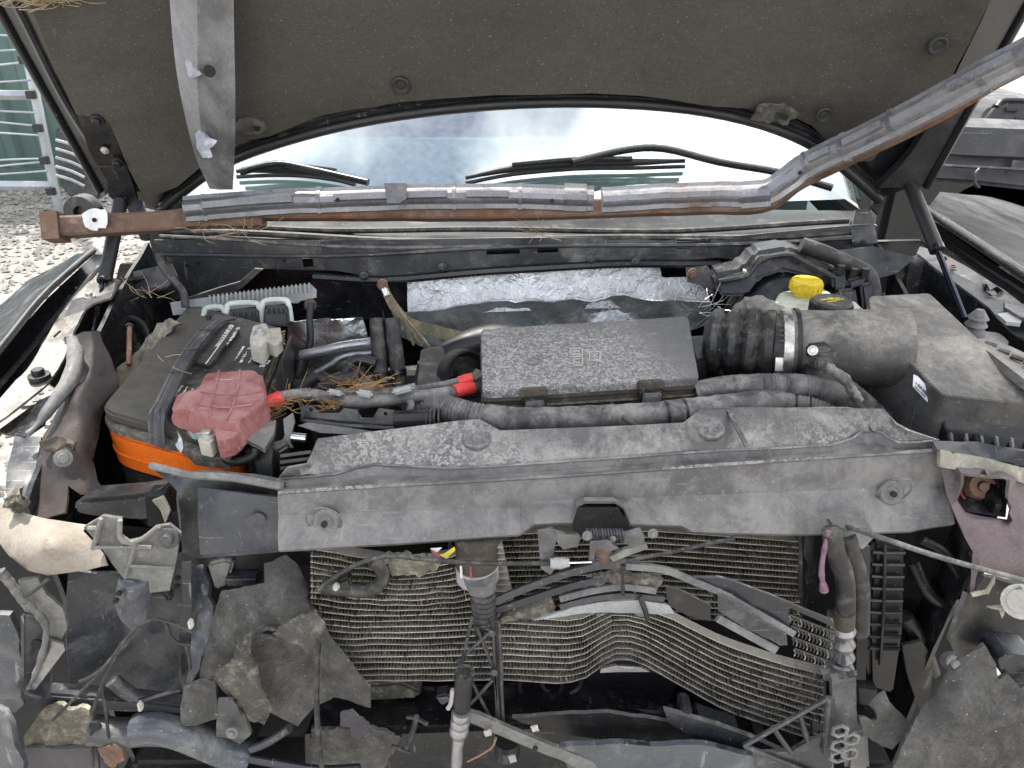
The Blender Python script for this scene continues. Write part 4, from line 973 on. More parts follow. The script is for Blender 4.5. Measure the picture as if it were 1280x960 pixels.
# control unit with three connectors behind the battery
cu_ = thing('control_unit', 'control unit with three pale-rimmed black connectors behind the battery', 'control unit')
bar = panel('mounting_plate', T(1.42, (213, 378), (240, 374), (300, 366), (388, 355), (395, 362), (395, 372), (376, 376), (372, 379), (364, 379), (330, 382), (260, 390), (216, 394)), .006, 'grey_plastic', cu_, res=7, amp=.002)
for k in range(24):
    u = 262 + k * 5.4; v = 372 - (u - 262) * .125
    tube('rib', [T(1.412, (u, v - 3)), T(1.412, (u + .5, v + 9))], .0018, 'grey_plastic', bar, 5, 1)
for (u0, u1, v0) in ((254, 281, 385), (283, 324, 380), (327, 361, 376)):
    P = crv([T(1.385, q) for q in ((u0, v0 + 26), (u0 + 1, v0 + 8), (u0 + 5, v0), (u1 - 5, v0 - 1), (u1, v0 + 6), (u1 + 3, v0 + 26))], 5)
    cc = tube('connector', P, .0052, 'pale_plastic', cu_, 8, 1)
    slab('plug', [T(1.37, q) for q in ((u0 + 4, v0 + 7), (u1 - 3, v0 + 6), (u1, v0 + 32), (u0 + 3, v0 + 32))], Vector((0, .03, -.01)), 'rubber_clean', cc, .003)
    for j in range(5):
        uu_ = u0 + 6 + j * (u1 - u0 - 10) / 4.; tube('pin_rib', [T(1.366, (uu_, v0 + 10)), T(1.366, (uu_ + 1, v0 + 16))], .0022, 'black_plastic', cc, 5, 1)
g1 = tube('sensor_cable', T(1.38, (389, 378), (387, 400), (388, 425), (382, 450), (374, 480)), .0065, 'rubber_clean', None, 8); tag(g1, 'thin black cable hanging straight down right of the battery', 'cable')
g1b = thing('cable_lug', 'small rusty bolt and ring at the end of the control unit plate', 'bolt'); bolt(T(1.40, (388, 381)), (0, -1, .3), .010, 'rusty', g1b); tube('ring', [T(1.41, (388, 381)), T(1.405, (388, 381))], .012, 'black_metal', g1b, 12, 1)
g2 = tube('cable', T(1.40, (198, 318), (204, 335), (218, 352), (229, 366), (232, 384)), .007, 'rubber', None, 8); tag(g2, 'grey cable dropping from the cowl corner to the control unit plate', 'cable')
# ---------------------------------------------------------------- bracket and rails right of the battery
br = thing('battery_tray_bracket', 'grey dusty metal bracket with black loop right of the red cover', 'bracket')
panel('plate', Z(1.07, (272, 540), (300, 530), (345, 524), (343, 540), (330, 560), (306, 548), (276, 552)), .006, 'grey_bracket', br, res=6, amp=.002)
panel('leg', T(1.02, (310, 546), (342, 540), (338, 600), (322, 590), (316, 566)), .006, 'airbox_dark', br, res=8)
tube('loop', T(1.0, (276, 548), (280, 572), (296, 577), (316, 570), (320, 560)), .006, 'rubber_clean', br, 8)
tb = thing('bracket_arm', 'upright grey perforated arm with a shiny pin beside the radiator cover', 'bracket')
panel('arm', T(1.02, (354, 524), (366, 516), (368, 528), (362, 552), (366, 560), (350, 558), (356, 544)), .005, 'grey_bracket', tb, res=6, amp=.001)
tube('pin', T(1.005, (365, 546), (383, 548)), .0062, 'chrome', tb, 12, 1)
slab('block', T(1.0, (338, 552), (356, 546), (362, 556), (346, 566)), Vector((0, .02, -.07)), 'black_plastic', tb, .003)
rl_ = thing('wiring_rail', 'black metal rail with raised tabs running right from the battery', 'rail')
panel('rail_face', T(1.06, (376, 508), (390, 506), (400, 516), (424, 516), (430, 510), (446, 512), (452, 522), (466, 522), (474, 510), (493, 513), (493, 535), (430, 532), (376, 526)), .006, 'black_metal', rl_, holes=[T(1.06, (387, 510), (391, 510), (391, 514), (387, 514)), T(1.06, (480, 515), (484, 515), (484, 519), (480, 519))], res=7, amp=.001)
tube('rail_edge', T(1.052, (376, 525), (430, 531), (493, 535)), .004, 'black_metal', rl_, 6, 3)
tube('end_tube', T(1.06, (493, 525), (520, 524), (545, 523)), .013, 'rubber_clean', rl_, 12, 1)
for k in range(4): tube('end_ring', T(1.06, (533 + k * 5, 524 - k * .3), (535 + k * 5, 524 - k * .3)), .0155, 'rubber', rl_, 12, 1)
fp = thing('flat_bar', 'pale grey flat bar lying just behind the radiator cover edge', 'bar')
panel('bar', T(1.04, (372, 532), (385, 528), (430, 534), (470, 540), (440, 543), (400, 541)), .006, 'grey_bracket', fp, res=8)
for k in range(3):
    panel('louvre', T(.99, (350, 568 + k * 8), (388, 563 + k * 8), (388, 567 + k * 8), (350, 572 + k * 8)), .004, 'black_plastic', fp, res=8)
# ---------------------------------------------------------------- cables
pc = thing('battery_cable', 'thick dark cable with red sleeves from the battery to the fuse box', 'battery cable')
tube('cable', T(1.1, (298, 528, 1.04), (318, 514, 1.07), (350, 498, 1.09), (390, 494, 1.10), (430, 502, 1.09), (480, 500, 1.09), (540, 494, 1.10), (575, 488, 1.12), (612, 480, 1.15)), .0095, 'loom', pc, 12)
tube('red_sleeve', T(1.1, (312, 519, 1.06), (328, 508, 1.073), (352, 497, 1.085)), .0108, 'red_wire', pc, 12)
tube('black_sleeve', T(1.1, (292, 534, 1.035), (314, 517, 1.058)), .0112, 'rubber', pc, 12)
tube('red_sleeve', T(1.1, (567, 490, 1.112), (578, 487, 1.12), (590, 484, 1.13)), .0105, 'red_wire', pc, 12)
c2 = thing('fuse_cable', 'thinner cable with red band entering the fuse box left side', 'cable')
tube('cable', T(1.13, (470, 492), (510, 488), (550, 482), (580, 475), (608, 468)), .006, 'loom', c2, 8)
tube('red_sleeve', T(1.128, (574, 477), (582, 474.5), (591, 472)), .0078, 'red_wire', c2, 10)
tube('tape_end', T(1.128, (590, 472), (596, 466), (598, 462)), .005, 'crud', c2, 8)
cn_ = thing('cable_connector', 'pale grey crimp connectors joining cables between battery and fuse box', 'connector')
for q in (((408, 485), (428, 489), (428, 496), (408, 492)), ((446, 486), (466, 489), (464, 498), (444, 494)), ((488, 487), (514, 481), (516, 488), (492, 494))):
    slab('crimp', T(1.06, *q), Vector((0, .02, -.012)), 'grey_plastic', cn_, .003, amp=0)
tube('wire_bundle', T(1.1, (420, 492), (450, 494), (490, 492), (520, 486)), .009, 'loom', cn_, 10)
c3 = tube('loop_wire', T(1.07, (494, 520), (508, 518), (514, 508), (512, 500)), .005, 'loom', None, 8); tag(c3, 'short grey wire loop hooked at the right end of the rail', 'wire')
c4 = tube('harness', T(1.2, (360, 498), (372, 492), (384, 480), (396, 470)), .011, 'rubber_clean', None, 10); tag(c4, 'black taped harness rising behind the red cable sleeve', 'harness')
# ---------------------------------------------------------------- hoses behind
def hose(pts, r_, mt, label, t_=1.3, name='hose', cat='hose', seg=12):
    h = tube(name, T(t_, *pts), r_, mt, None, seg); tag(h, label, cat); return h
h1 = thing('heater_hose', 'left one of two vertical grey heater hoses at the firewall', 'hose')
tube('hose', T(1.34, (471, 398), (473, 430), (476, 465), (479, 492)), .0135, 'rubber', h1, 14); tube('clamp', T(1.335, (476, 466), (477, 473)), .0155, 'black_metal', h1, 14, 1)
h2 = thing('heater_hose', 'right one of two vertical grey heater hoses at the firewall', 'hose')
tube('hose', T(1.34, (490, 398), (493, 430), (498, 465), (501, 488)), .0135, 'rubber', h2, 14); tube('clamp', T(1.335, (497, 462), (498, 469)), .0155, 'black_metal', h2, 14, 1)
hose([(376, 445), (400, 440), (430, 433), (468, 428)], .010, 'alloy', 'upper silvery refrigerant pipe running left of the heater hoses', 1.36, 'refrigerant_pipe', 'pipe')
hose([(378, 476), (410, 458), (432, 445), (466, 441)], .006, 'alloy', 'lower thin silvery pipe curving below the upper refrigerant pipe', 1.36, 'refrigerant_pipe', 'pipe')
hose([(376, 450), (372, 470), (362, 490), (340, 505)], .010, 'rubber_clean', 'dark pipe bending down behind the red terminal cover', 1.34, 'pipe', 'pipe')
hose([(560, 448), (590, 432), (630, 425), (680, 440)], .030, 'rubber_clean', 'wide black hose curving behind the fuse box left corner', 1.38, 'coolant_hose', 'hose', 16)
gs_ = thing('ground_strap', 'frayed brown braided ground strap bolted to the firewall lip', 'ground strap')
gp = crv(T(1.38, (480, 357), (486, 372), (496, 388), (512, 404), (545, 414), (580, 424)), 5)
Vv, Ff = tube_vf(gp, lambda s: .5 + .4 * s, prof=[(-.013, -.002), (.013, -.002), (.013, .002), (-.013, .002)], up0=(0, -.9, .4)); mesh_obj('braid', Vv, Ff, 'braid', gs_)
bolt(T(1.37, (478, 356)), (0, -1, .2), .010, 'rusty', gs_); tube('lug', T(1.375, (478, 356), (484, 370)), .007, 'zinc', gs_, 8, 1)
for k in range(6):
    tube('frayed_wire', T(1.37, (498, 388), (506 + k * 4, 410 + k * 2), (512 + k * 5, 425 + (k * 7) % 13)), .0022, 'braid', gs_, 5, 4)
# engine below
en = thing('engine_block', 'dark grimy engine top hidden low behind the radiator cover', 'engine')
slab('block', [Vector((-.20, .98, .93)), Vector((.24, .98, .93)), Vector((.24, 1.34, .95)), Vector((-.20, 1.34, .95))], (0, 0, -.4), 'dark', en, .02)
slab('valve_cover', [Vector((-.30, 1.02, .90)), Vector((-.12, 1.02, .92)), Vector((-.10, 1.36, .94)), Vector((-.28, 1.36, .92))], (0, 0, -.2), 'airbox_dark', en, .02)
slab('pulley_guard', rnd_poly(Z(1.03, (526, 436), (552, 432), (556, 438), (556, 492), (520, 494)), .01), dn * .12, 'rubber', en, .006)
slab('intake_runner', rnd_poly(Z(.99, (360, 470), (460, 460), (520, 500), (380, 520)), .02), dn * .12, 'black_metal', en, .01)
c = T(1.24, (582, 468)); Q = aim(facing(c) + Vector((.5, 0, 0)))
V, F = lathe([(.012, .01), (.018, .01), (.020, -.005), (.030, -.005), (.036, .012), (.040, .012), (.042, -.02)], 24)
mesh_obj('pulley', [c + Q @ Vector(v) for v in V], F, 'airbox_dark', en)
for (pts, r_) in (([(380, 500), (420, 478), (450, 470)], .015), ([(430, 470), (445, 450), (470, 455)], .010)):
    tube('engine_pipe', T(1.25, *pts), r_, 'airbox_dark', en, 10)
# ---------------------------------------------------------------- fuse box
fb = thing('fuse_box', 'mottled dusty grey fuse box with two front latches, centre of the bay', 'fuse box')
zf = 1.09
fq = Z(zf, (601, 411), (860, 395), (874, 473), (603, 490))
lid_ = slab('lid', rnd_poly(fq, .010), dn * .012, 'fuse_lid', fb, .004)
fc = sum(fq, Vector()) / 4
slab('lid_lip', rnd_poly([fc + (p - fc) * 1.008 + dn * .012 for p in fq], .01), dn * .006, 'grime', fb, .002)
slab('base', rnd_poly([fc + (p - fc) * .985 + dn * .018 for p in fq], .01), dn * .08, 'grime', fb, .003)
slab('lower_lip', rnd_poly([fc + (p - fc) * 1.012 + dn * .026 for p in fq], .01), dn * .003, 'crud', fb, .001)
ef = (fq[2] - fq[3]).normalized(); nf = Vector((ef.y, -ef.x, 0))
if nf.y > 0: nf = -nf
for s in (.23, .77):
    p = fq[3].lerp(fq[2], s)
    b1 = slab('latch', [p + ef * a + nf * .012 + Vector((0, 0, z_)) for a, z_ in ((-.017, -.008), (.017, -.008), (.017, -.04), (-.017, -.04))], -nf * .012, 'black_plastic', fb, .003)
    slab('latch_clip', [p + ef * a + nf * .018 + Vector((0, 0, z_)) for a, z_ in ((-.013, -.012), (.013, -.012), (.015, -.046), (-.015, -.046))], -nf * .008, 'fuse_lid', b1, .002)
    slab('latch_pocket', [p + ef * a + Vector((0, 0, .001)) + nf * b_ for a, b_ in ((-.020, .006), (.020, .006), (.020, -.006), (-.020, -.006))], dn * .012, 'grime', b1, .002)
for k in range(7):
    p = fq[3].lerp(fq[2], .33 + k * .055)
    slab('front_rib', [p + ef * a + nf * .006 + Vector((0, 0, z_)) for a, z_ in ((-.006, -.030), (.006, -.030), (.006, -.06), (-.006, -.06))], -nf * .01, 'black_plastic', fb, .001)
slab('side_boss', [p + Vector((0, 0, -.01)) for p in Z(zf - .01, (860, 412), (884, 410), (888, 440), (868, 446))], dn * .05, 'rubber_clean', fb, .006)
def bars(lst, z_, mt, parent, name, wd=.0009, h=.0012):
    mb = MB()
    for (a, b_) in lst:
        A, B = Z(z_, a), Z(z_, b_); d_ = (B - A) / 2; s_ = Vector((-d_.y, d_.x, 0)).normalized() * wd
        mb.box((A + B) / 2, d_ + d_.normalized() * wd, s_, Vector((0, 0, h)))
    return mb.build(name, mt, parent, 0)
def rect(u0, v0, u1, v1): return [((u0, v0), (u1, v0)), ((u1, v0), (u1, v1)), ((u1, v1), (u0, v1)), ((u0, v1), (u0, v0))]
bars(rect(713, 436, 728, 443) + [((716, 439), (724, 439)), ((717, 446), (728, 446)), ((728, 443), (728, 457)), ((716, 449), (724, 449)), ((717, 453), (724, 453)), ((717, 457), (728, 457)), ((717, 449), (717, 457))], zf + .0005, 'emboss', lid_, 'fuse_symbol')
bars(rect(737, 440, 750, 450) + [((740, 443), (747, 443)), ((740, 446), (747, 446)), ((743, 440), (743, 446)), ((735, 450), (752, 451))], zf + .0005, 'emboss', lid_, 'fuse_symbol')
c = Z(zf, (666, 452)); V, F = lathe([(0, -.0005), (.011, .0), (.012, .0008), (.0135, .0002)], 20); mesh_obj('mould_mark', [c + Vector(v) + Vector((0, 0, .0006)) for v in V], F, 'fuse_lid', lid_)
# ---------------------------------------------------------------- ribbed wiring loom in front of the fuse box
lm = thing('wiring_loom', 'thick grey taped and ribbed wiring loom in front of the fuse box', 'wiring loom')
lp = crv(T(1.09, (510, 500, 1.13), (545, 506, 1.10), (580, 517, 1.07), (640, 525, 1.06), (720, 524, 1.06), (800, 520, 1.06), (870, 513, 1.07), (930, 506, 1.09), (985, 502, 1.12), (1040, 512, 1.13), (1080, 535, 1.13)), 22)
L_ = len(lp)
def ribr(s):
    k = s * (L_ - 1)
    return .0185 + (.0010 * (1 if int(k) % 2 else -1) if (s < .30 or s > .80) else .0004 * math.sin(k * .9)) + .0012 * noise.noise(Vector((s * 20, 0, 0)))
Vv, Ff = tube_vf(lp, ribr, 14); mesh_obj('ribbed_conduit', Vv, Ff, 'loom', lm, 60)
for s in (.545, .575, .80, .835):
    i = int(s * (L_ - 1)); tube('cable_tie', [lp[i], lp[i + 1].lerp(lp[i + 2], .1)], .0198, 'rubber_clean', lm, 14, 1)
tube('tape_end', [lp[int(.47 * L_)] + Vector((0, -.018, .012)), lp[int(.48 * L_)] + Vector((.004, -.02, .0)), lp[int(.485 * L_)] + Vector((.01, -.016, -.012))], .003, 'crud', lm, 6)
lm2 = thing('corrugated_conduit', 'dark corrugated conduit beside the intake, curving down at right', 'conduit')
lp = crv(T(1.12, (868, 492), (910, 484), (960, 482), (1010, 484), (1045, 494), (1068, 512)), 22); L_ = len(lp)
Vv, Ff = tube_vf(lp, lambda s: .0175 + (.0011 if int(s * (L_ - 1)) % 2 else -.0011) * (s > .35), 14); mesh_obj('conduit', Vv, Ff, 'loom', lm2, 60)
# ---------------------------------------------------------------- air intake
ai = thing('air_intake', 'dusty black air filter box with ribbed intake hose and silver hose clamp', 'air intake')
A0, A1_ = T(1.24, (880, 425)), T(1.20, (990, 433)); A2_ = T(1.17, (1130, 436))
ax_ = (A1_ - A0).normalized()
pts = []; rad = []
L_ = (A1_ - A0).length
prof_ = [(0, .030), (.04, .036), (.06, .046), (.10, .052), (.17, .053), (.21, .046), (.235, .043), (.26, .047), (.30, .0535), (.37, .0545), (.41, .047), (.435, .044), (.46, .048), (.50, .0555), (.57, .0565), (.61, .050), (.635, .047), (.66, .050), (.70, .056), (.78, .057), (.80, .052), (1.0, .0535)]
Vv, Ff = tube_vf([A0 + ax_ * L_ * s for s, r_ in prof_], [r_ for s, r_ in prof_], 28); be = mesh_obj('bellows_hose', Vv, Ff, 'rubber', ai, 40)
Vv, Ff = tube_vf(crv([A0 + ax_ * L_ * .42 + Vector((0, .03, .028)), A0 + ax_ * L_ * .5 + Vector((0, .03, .046)), A0 + ax_ * L_ * .64 + Vector((0, .03, .052)), A0 + ax_ * L_ * .8 + Vector((0, .02, .042)), A0 + ax_ * L_ * .98 + Vector((0, .01, .038))], 4), lambda s: .017 + .002 * math.cos(s * 40), 12); mesh_obj('resonator_bulge', Vv, Ff, 'airbox', ai, 50)
ax2 = (A2_ - A1_).normalized()
tube('intake_tube', [A1_ - ax2 * .012, A1_ + ax2 * .05, A2_], [.0575, .0565, .062], 'airbox', ai, 32, 1)
tube('hose_edge', [A1_ + ax2 * .000, A1_ + ax2 * .006], .060, 'rubber_clean', ai, 32, 1)
cl = tube('hose_clamp', [A1_ - ax2 * .020, A1_ - ax2 * .006], .0592, 'zinc', ai, 36, 1)
f1 = facing(A1_); 
q = A1_ - ax2 * .013 + f1 * .056 + Vector((0, 0, -.030))
mb = MB(); mb.box(q, ax2 * .006, f1 * .006, Vector((0, .3, 1)).normalized() * .010); mb.build('clamp_screw_box', 'zinc', cl)
tube('clamp_screw', [q + Vector((0, 0, -.008)), q + Vector((0, -.003, -.024))], .0055, 'zinc', cl, 10, 1)
for k in range(8):
    a = R(8 + k * 7); rr2 = (f1 * math.cos(a) + Vector((0, .55, .83)).normalized() * math.sin(a)).normalized()
    q2 = A1_ - ax2 * .013 + rr2 * .0596
    mb = MB(); mb.box(q2, ax2 * .004, rr2 * .0006, ax2.cross(rr2) * .0012); mb.build('clamp_thread', 'grime', cl)
sn = slab('sensor_housing', T(1.1, (1022, 440), (1046, 436), (1052, 452), (1040, 460), (1022, 458)), Vector((0, .06, -.01)), 'airbox_dark', ai, .003)
bolt(T(1.105, (1016, 438)), facing(T(1.1, (1016, 438))), .0075, 'zinc', ai)
slab('sensor_plug', T(1.085, (1019, 448), (1042, 449), (1043, 462), (1020, 462)), Vector((0, .03, -.01)), 'rubber', sn, .003)
sw = thing('sensor_lead', 'frayed taped sensor lead hanging from the intake tube', 'wire')
tube('lead', T(1.08, (1030, 458), (1042, 464), (1056, 474), (1066, 490), (1074, 502)), lambda s: .0075 + .003 * noise.noise(Vector((s * 9, 2, 0))), 'loom', sw, 10)
for k in range(3): tube('loose_wire', T(1.075, (1062, 482), (1072, 498 + k * 4), (1092 + k * 10, 530 + k * 8)), .0022, 'rubber', sw, 5)
za = 1.125
box = slab('filter_box', rnd_poly(Z(za, (1086, 370, 1.14), (1162, 366, 1.14), (1230, 430, 1.118), (1320, 508, 1.085), (1178, 494, 1.085), (1090, 404, 1.13)), .010), dn * .16, 'airbox', ai, .006, seg=3)
lowb = slab('filter_box_front', rnd_poly(Z(1.10, (1170, 489, 1.08), (1200, 484, 1.088), (1330, 506, 1.08), (1330, 558, 1.030), (1184, 543, 1.030)), .012), dn * .10, 'airbox_dark', ai, .010, seg=3)
for k in range(6):
    u = 1186 + k * 19; a = Z(1.036, (u, 534 + k * 2)); b_ = Z(1.024, (u + 3, 549 + k * 2.2))
    tube('front_rib', [a, b_, b_ + Vector((0, -.003, -.02))], .0035, 'airbox', lowb, 6, 2)
lidr = panel('side_lid', Z(1.09, (1216, 424, 1.115), (1240, 422, 1.105), (1300, 450, 1.09), (1330, 470, 1.09), (1330, 512, 1.105), (1262, 460, 1.115)), .012, 'airbox', ai, res=10)
for k in range(4):
    tube('lid_rib', [Z(1.112, (1232 + k * 16, 428 + k * 8)), Z(1.11, (1246 + k * 17, 432 + k * 9))], .004, 'airbox', lidr, 6, 1)
# sticker on the side of the box
side = panel('label_sticker', T(1.094, (1142, 468), (1147, 470), (1161, 485), (1160, 503), (1154, 497), (1141, 483)), .001, 'sticker', ai, res=5)
q0 = T(1.091, (1143, 480)); qx = T(1.091, (1160, 497)) - q0; qy = T(1.091, (1143, 471)) - q0
smallprint(q0, qx, qy, qx.length * .9, .005, 'print', side, 31)
for k in range(9):
    a = q0 + qx * (.05 + k * .09) - qy * .5; tube('bar_line', [a, a + qy * (.35)], .0005, 'print', side, 4, 1)
# ---------------------------------------------------------------- reservoirs, booster
rv = thing('brake_fluid_reservoir', 'cloudy plastic brake fluid reservoir with yellow screw cap', 'reservoir')
slab('tank', rnd_poly(Z(1.09, (966, 380), (975, 364), (1030, 360), (1050, 374), (1060, 388), (1050, 398), (966, 398)), .015), dn * .09, 'reservoir', rv, .012, seg=3)
c = Z(1.108, (1008, 356)); V, F = lathe([(.0, .009), (.022, .010), (.0265, .009), (.028, .005), (.028, -.009), (.022, -.010), (.022, -.02)], 24)
capm = mesh_obj('screw_cap', [c + Vector(v) for v in V], F, 'yellow', rv)
for k in range(18):
    a = 2 * math.pi * k / 18; p = c + Vector((math.cos(a) * .0282, math.sin(a) * .0282, 0)); tube('grip_rib', [p + Vector((0, 0, .005)), p + Vector((0, 0, -.009))], .0014, 'yellow', capm, 5, 1)
bars([((990, 354), (1018, 358)), ((992, 357), (1016, 354))], c.z + .0105, 'yellow', capm, 'cap_lettering', .0012)
rv2 = thing('steering_fluid_reservoir', 'reservoir with ribbed black cap, yellow printed symbols, by intake tube', 'reservoir')
c = T(1.27, (1038, 386)); V, F = lathe([(.0, .016), (.029, .016), (.033, .012), (.033, -.010), (.026, -.012), (.026, -.05)], 24)
capb = mesh_obj('black_cap', [c + Vector(v) for v in V], F, 'black_cap', rv2)
for k in range(24):
    a = 2 * math.pi * k / 24; p = c + Vector((math.cos(a) * .0332, math.sin(a) * .0332, 0)); tube('grip_rib', [p + Vector((0, 0, .010)), p + Vector((0, 0, -.010))], .0016, 'black_cap', capb, 5, 1)
mb = MB()
for (x, y_, w1, w2) in ((-.012, 0, .008, .002), (0, .004, .004, .004), (.012, 0, .007, .0016), (.010, .006, .005, .0015), (-.004, -.008, .009, .0015)): mb.box(c + Vector((x, y_, .0165)), Vector((w1, w1 * .3, 0)), Vector((-w2 * .3, w2, 0)), Vector((0, 0, .0004)))
mb.build('cap_symbols', 'label_yellow', capb, 0)
slab('amber_tank', T(1.22, (930, 455), (1030, 455), (1050, 500), (940, 500)), Vector((0, .08, 0)), 'amber', rv2, .01)
slab('body', T(1.25, (1020, 392), (1088, 388), (1092, 410), (1030, 412)), Vector((0, .05, 0)), 'reservoir', rv2, .01)
bo = thing('brake_booster', 'round black brake booster partly hidden behind the intake hose', 'brake booster')
c = Y(1.36, (985, 410)); V, F = lathe([(0, .03), (.05, .028), (.09, .02), (.115, 0), (.12, -.02), (.124, -.022), (.124, -.03), (.118, -.034), (.10, -.08)], 36); Q = aim((-.1, -1, .15))
mesh_obj('shell', [c + Q @ Vector(v) for v in V], F, 'black_metal', bo)
cb = thing('cowl_bracket', 'black moulded plastic shroud arching over the brake booster', 'shroud')
sh = slab('shroud', T(1.42, (892, 344), (930, 336), (945, 316), (985, 309), (1010, 318), (1050, 340), (1050, 362), (1010, 348), (980, 340), (950, 350), (934, 372), (898, 372)), Vector((0, .06, .0)), 'black_plastic', cb, .008)
tube('shroud_ridge', T(1.405, (898, 352), (934, 344), (950, 326), (984, 318), (1008, 328), (1046, 348)), .005, 'black_plastic', sh, 7, 4)
tube('vacuum_hose', T(1.46, (914, 400), (922, 378), (940, 352), (965, 340), (1000, 336), (1016, 344)), .005, 'rubber', cb, 8, 5)
bolt(T(1.44, (866, 342)), (0, -1, .1), .010, 'rusty', cb)
panel('side_tab', T(1.445, (858, 334), (884, 332), (896, 346), (892, 372), (878, 356), (860, 352)), .006, 'black_plastic', cb, res=8)
hose([(1002, 306), (1030, 316), (1062, 330), (1084, 342), (1090, 356), (1092, 376)], .0145, 'rubber', 'thick dusty black hose curving down right of the cowl shroud', 1.42, 'vacuum_hose', 'hose', 14)
ab = thing('brake_valve_unit', 'cluster of black valve blocks and fittings behind the airbox', 'valve unit')
for (q, d) in ((((1040, 342), (1058, 340), (1060, 362), (1042, 364)), .05), (((1058, 350), (1082, 344), (1084, 356), (1062, 362)), .05), (((1046, 364), (1070, 360), (1076, 392), (1050, 396)), .06), (((1076, 356), (1092, 352), (1092, 388), (1080, 390)), .05)):
    slab('valve_block', T(1.40, *q), Vector((0, d, 0)), 'black_plastic', ab, .005)
for u, v in ((1050, 342), (1066, 346), (1080, 346)): 
    c = T(1.40, (u, v)); tube('fitting', [c, c + Vector((0, 0, .016))], .007, 'rubber_clean', ab, 10, 1)
hose([(892, 440), (905, 470), (918, 490)], .02, 'rubber_clean', 'dark hose stub between fuse box and ribbed intake hose', 1.26, 'hose_stub', 'hose')
hose([(1000, 470), (1040, 480), (1090, 520), (1130, 560)], .022, 'rubber', 'black pipe running down in front of the airbox side', 1.16, 'coolant_pipe', 'pipe')
sl = slab('dark_filler', Z(.97, (860, 500), (1100, 480), (1180, 560), (1100, 600), (880, 560)), dn * .2, 'dark', None, .02)  # dark slab filling the gap under the conduit
tag(sl, 'dark inner duct below the conduit right of the fuse box', 'filler')
# ---------------------------------------------------------------- crushed condenser
cn = thing('condenser', 'crumpled condenser core with wavy bent cooling tubes and crushed fins', 'condenser')
bot = [(380, 846), (440, 852), (470, 851), (560, 851), (620, 850), (680, 853), (712, 853), (735, 846), (760, 828), (780, 824), (802, 830), (840, 851), (900, 884), (960, 907), (1034, 930)]
def smooth(a, b_, x): s = min(max((x - a) / (b_ - a), 0), 1); return s * s * (3 - 2 * s)
def ip(tab, u):
    # smooth catmull over table
    P = [Vector((a, b_, 0)) for a, b_ in tab]
    for i in range(len(tab) - 1):
        if tab[i][0] <= u <= tab[i + 1][0]:
            s = (u - tab[i][0]) / (tab[i + 1][0] - tab[i][0])
            m0 = (tab[i + 1][1] - tab[max(i - 1, 0)][1]) / (tab[i + 1][0] - tab[max(i - 1, 0)][0]); m1 = (tab[min(i + 2, len(tab) - 1)][1] - tab[i][1]) / (tab[min(i + 2, len(tab) - 1)][0] - tab[i][0])
            h = tab[i + 1][0] - tab[i][0]
            return (2 * s ** 3 - 3 * s * s + 1) * tab[i][1] + (s ** 3 - 2 * s * s + s) * h * m0 + (-2 * s ** 3 + 3 * s * s) * tab[i + 1][1] + (s ** 3 - s * s) * h * m1
    return tab[0][1] if u < tab[0][0] else tab[-1][1]
SPC = [(380, 7.6), (500, 7.5), (650, 8.0), (740, 7.7), (785, 7.3), (830, 7.8), (1034, 8.5)]
def cond(u, k):
    """pixel row and depth plane of tube k at column u"""
    b0 = ip(bot, u); sp_ = interp(SPC, u)
    v = b0 - k * sp_
    lf = smooth(640, 560, u)
    if k > 9:
        v += lf * (k - 9) * (1.1 * math.exp(-((u - 520) / 70) ** 2) - .1) 
    dent = .012 * math.exp(-((u - 780) / 70) ** 2) * (1 - k / 14) - .008 * math.sin(u * .012 + k * .25)
    dent -= lf * .02 * math.exp(-((k - 14) / 4.) ** 2) * math.exp(-((u - 500) / 80) ** 2)
    # right half folds up at the dent: rows above the dent flatten
    if k > 11: v += lf * 2.2 * noise.noise(Vector((u * .045, k * .6, 21)))
    if k > 6: v += math.exp(-((u - 785) / 45) ** 2) * (k - 6) * 2.0
    v += 1.3 * noise.noise(Vector((u * .018, k * .45, 3))) + .8 * noise.noise(Vector((u * .06, k * .8, 8)))
    return v, .735 + dent
def cpt(u, k, off=0.): 
    v, y_ = cond(u, k); return Y(y_ + off, (u, v))
def ribbon(pts, h, d):
    """flat tube: height h, depth d"""
    V = []; F = []
    for p in pts: V += [p + Vector((0, 0, h)), p + Vector((0, 0, -h)), p + Vector((0, d, -h)), p + Vector((0, d, h))]
    for i in range(len(pts) - 1):
        for k in range(4): F.append((4 * i + k, 4 * i + (k + 1) % 4, 4 * i + 4 + (k + 1) % 4, 4 * i + 4 + k))
    F += [(3, 2, 1, 0), tuple(4 * (len(pts) - 1) + k for k in range(4))]
    return V, F
def frange(a, b_, n): return [a + (b_ - a) * i / n for i in range(n + 1)]
KL, KR = 21, 10
for k in range(0, KL + 1):
    u0 = 388 if k > 4 else 398; u1 = 1030 if k <= KR else 628 + (21 - k) * 1.5
    us = frange(u0, u1, 34 if k <= KR else 14)
    Vv, Ff = ribbon([cpt(u, k) for u in us], .0005, .016); mesh_obj('cooling_tube', Vv, Ff, 'fin_tube', cn, 50)
rf = random.Random(5)
def fins(core, u0, u1, k, pitch, mt_list, wob=1.):
    u = u0; side = 0; prev = None; mb = mt_list
    while u < u1:
        kk = k + (.10 if side else .90) + rf.uniform(-.06, .06)
        p = core(u, kk, -.0006)
        if rf.random() < .06 * wob: p = p + Vector((rf.uniform(-.003, .003), -rf.uniform(.001, .005), rf.uniform(-.001, .001)))
        q = p + Vector((0, .016, 0))
        if prev: mb.add([prev[0], p, q, prev[1]], [(0, 1, 2, 3)])
        prev = (p, q); side ^= 1; u += pitch * rf.uniform(.75, 1.25)
mf = MB(); md = MB()
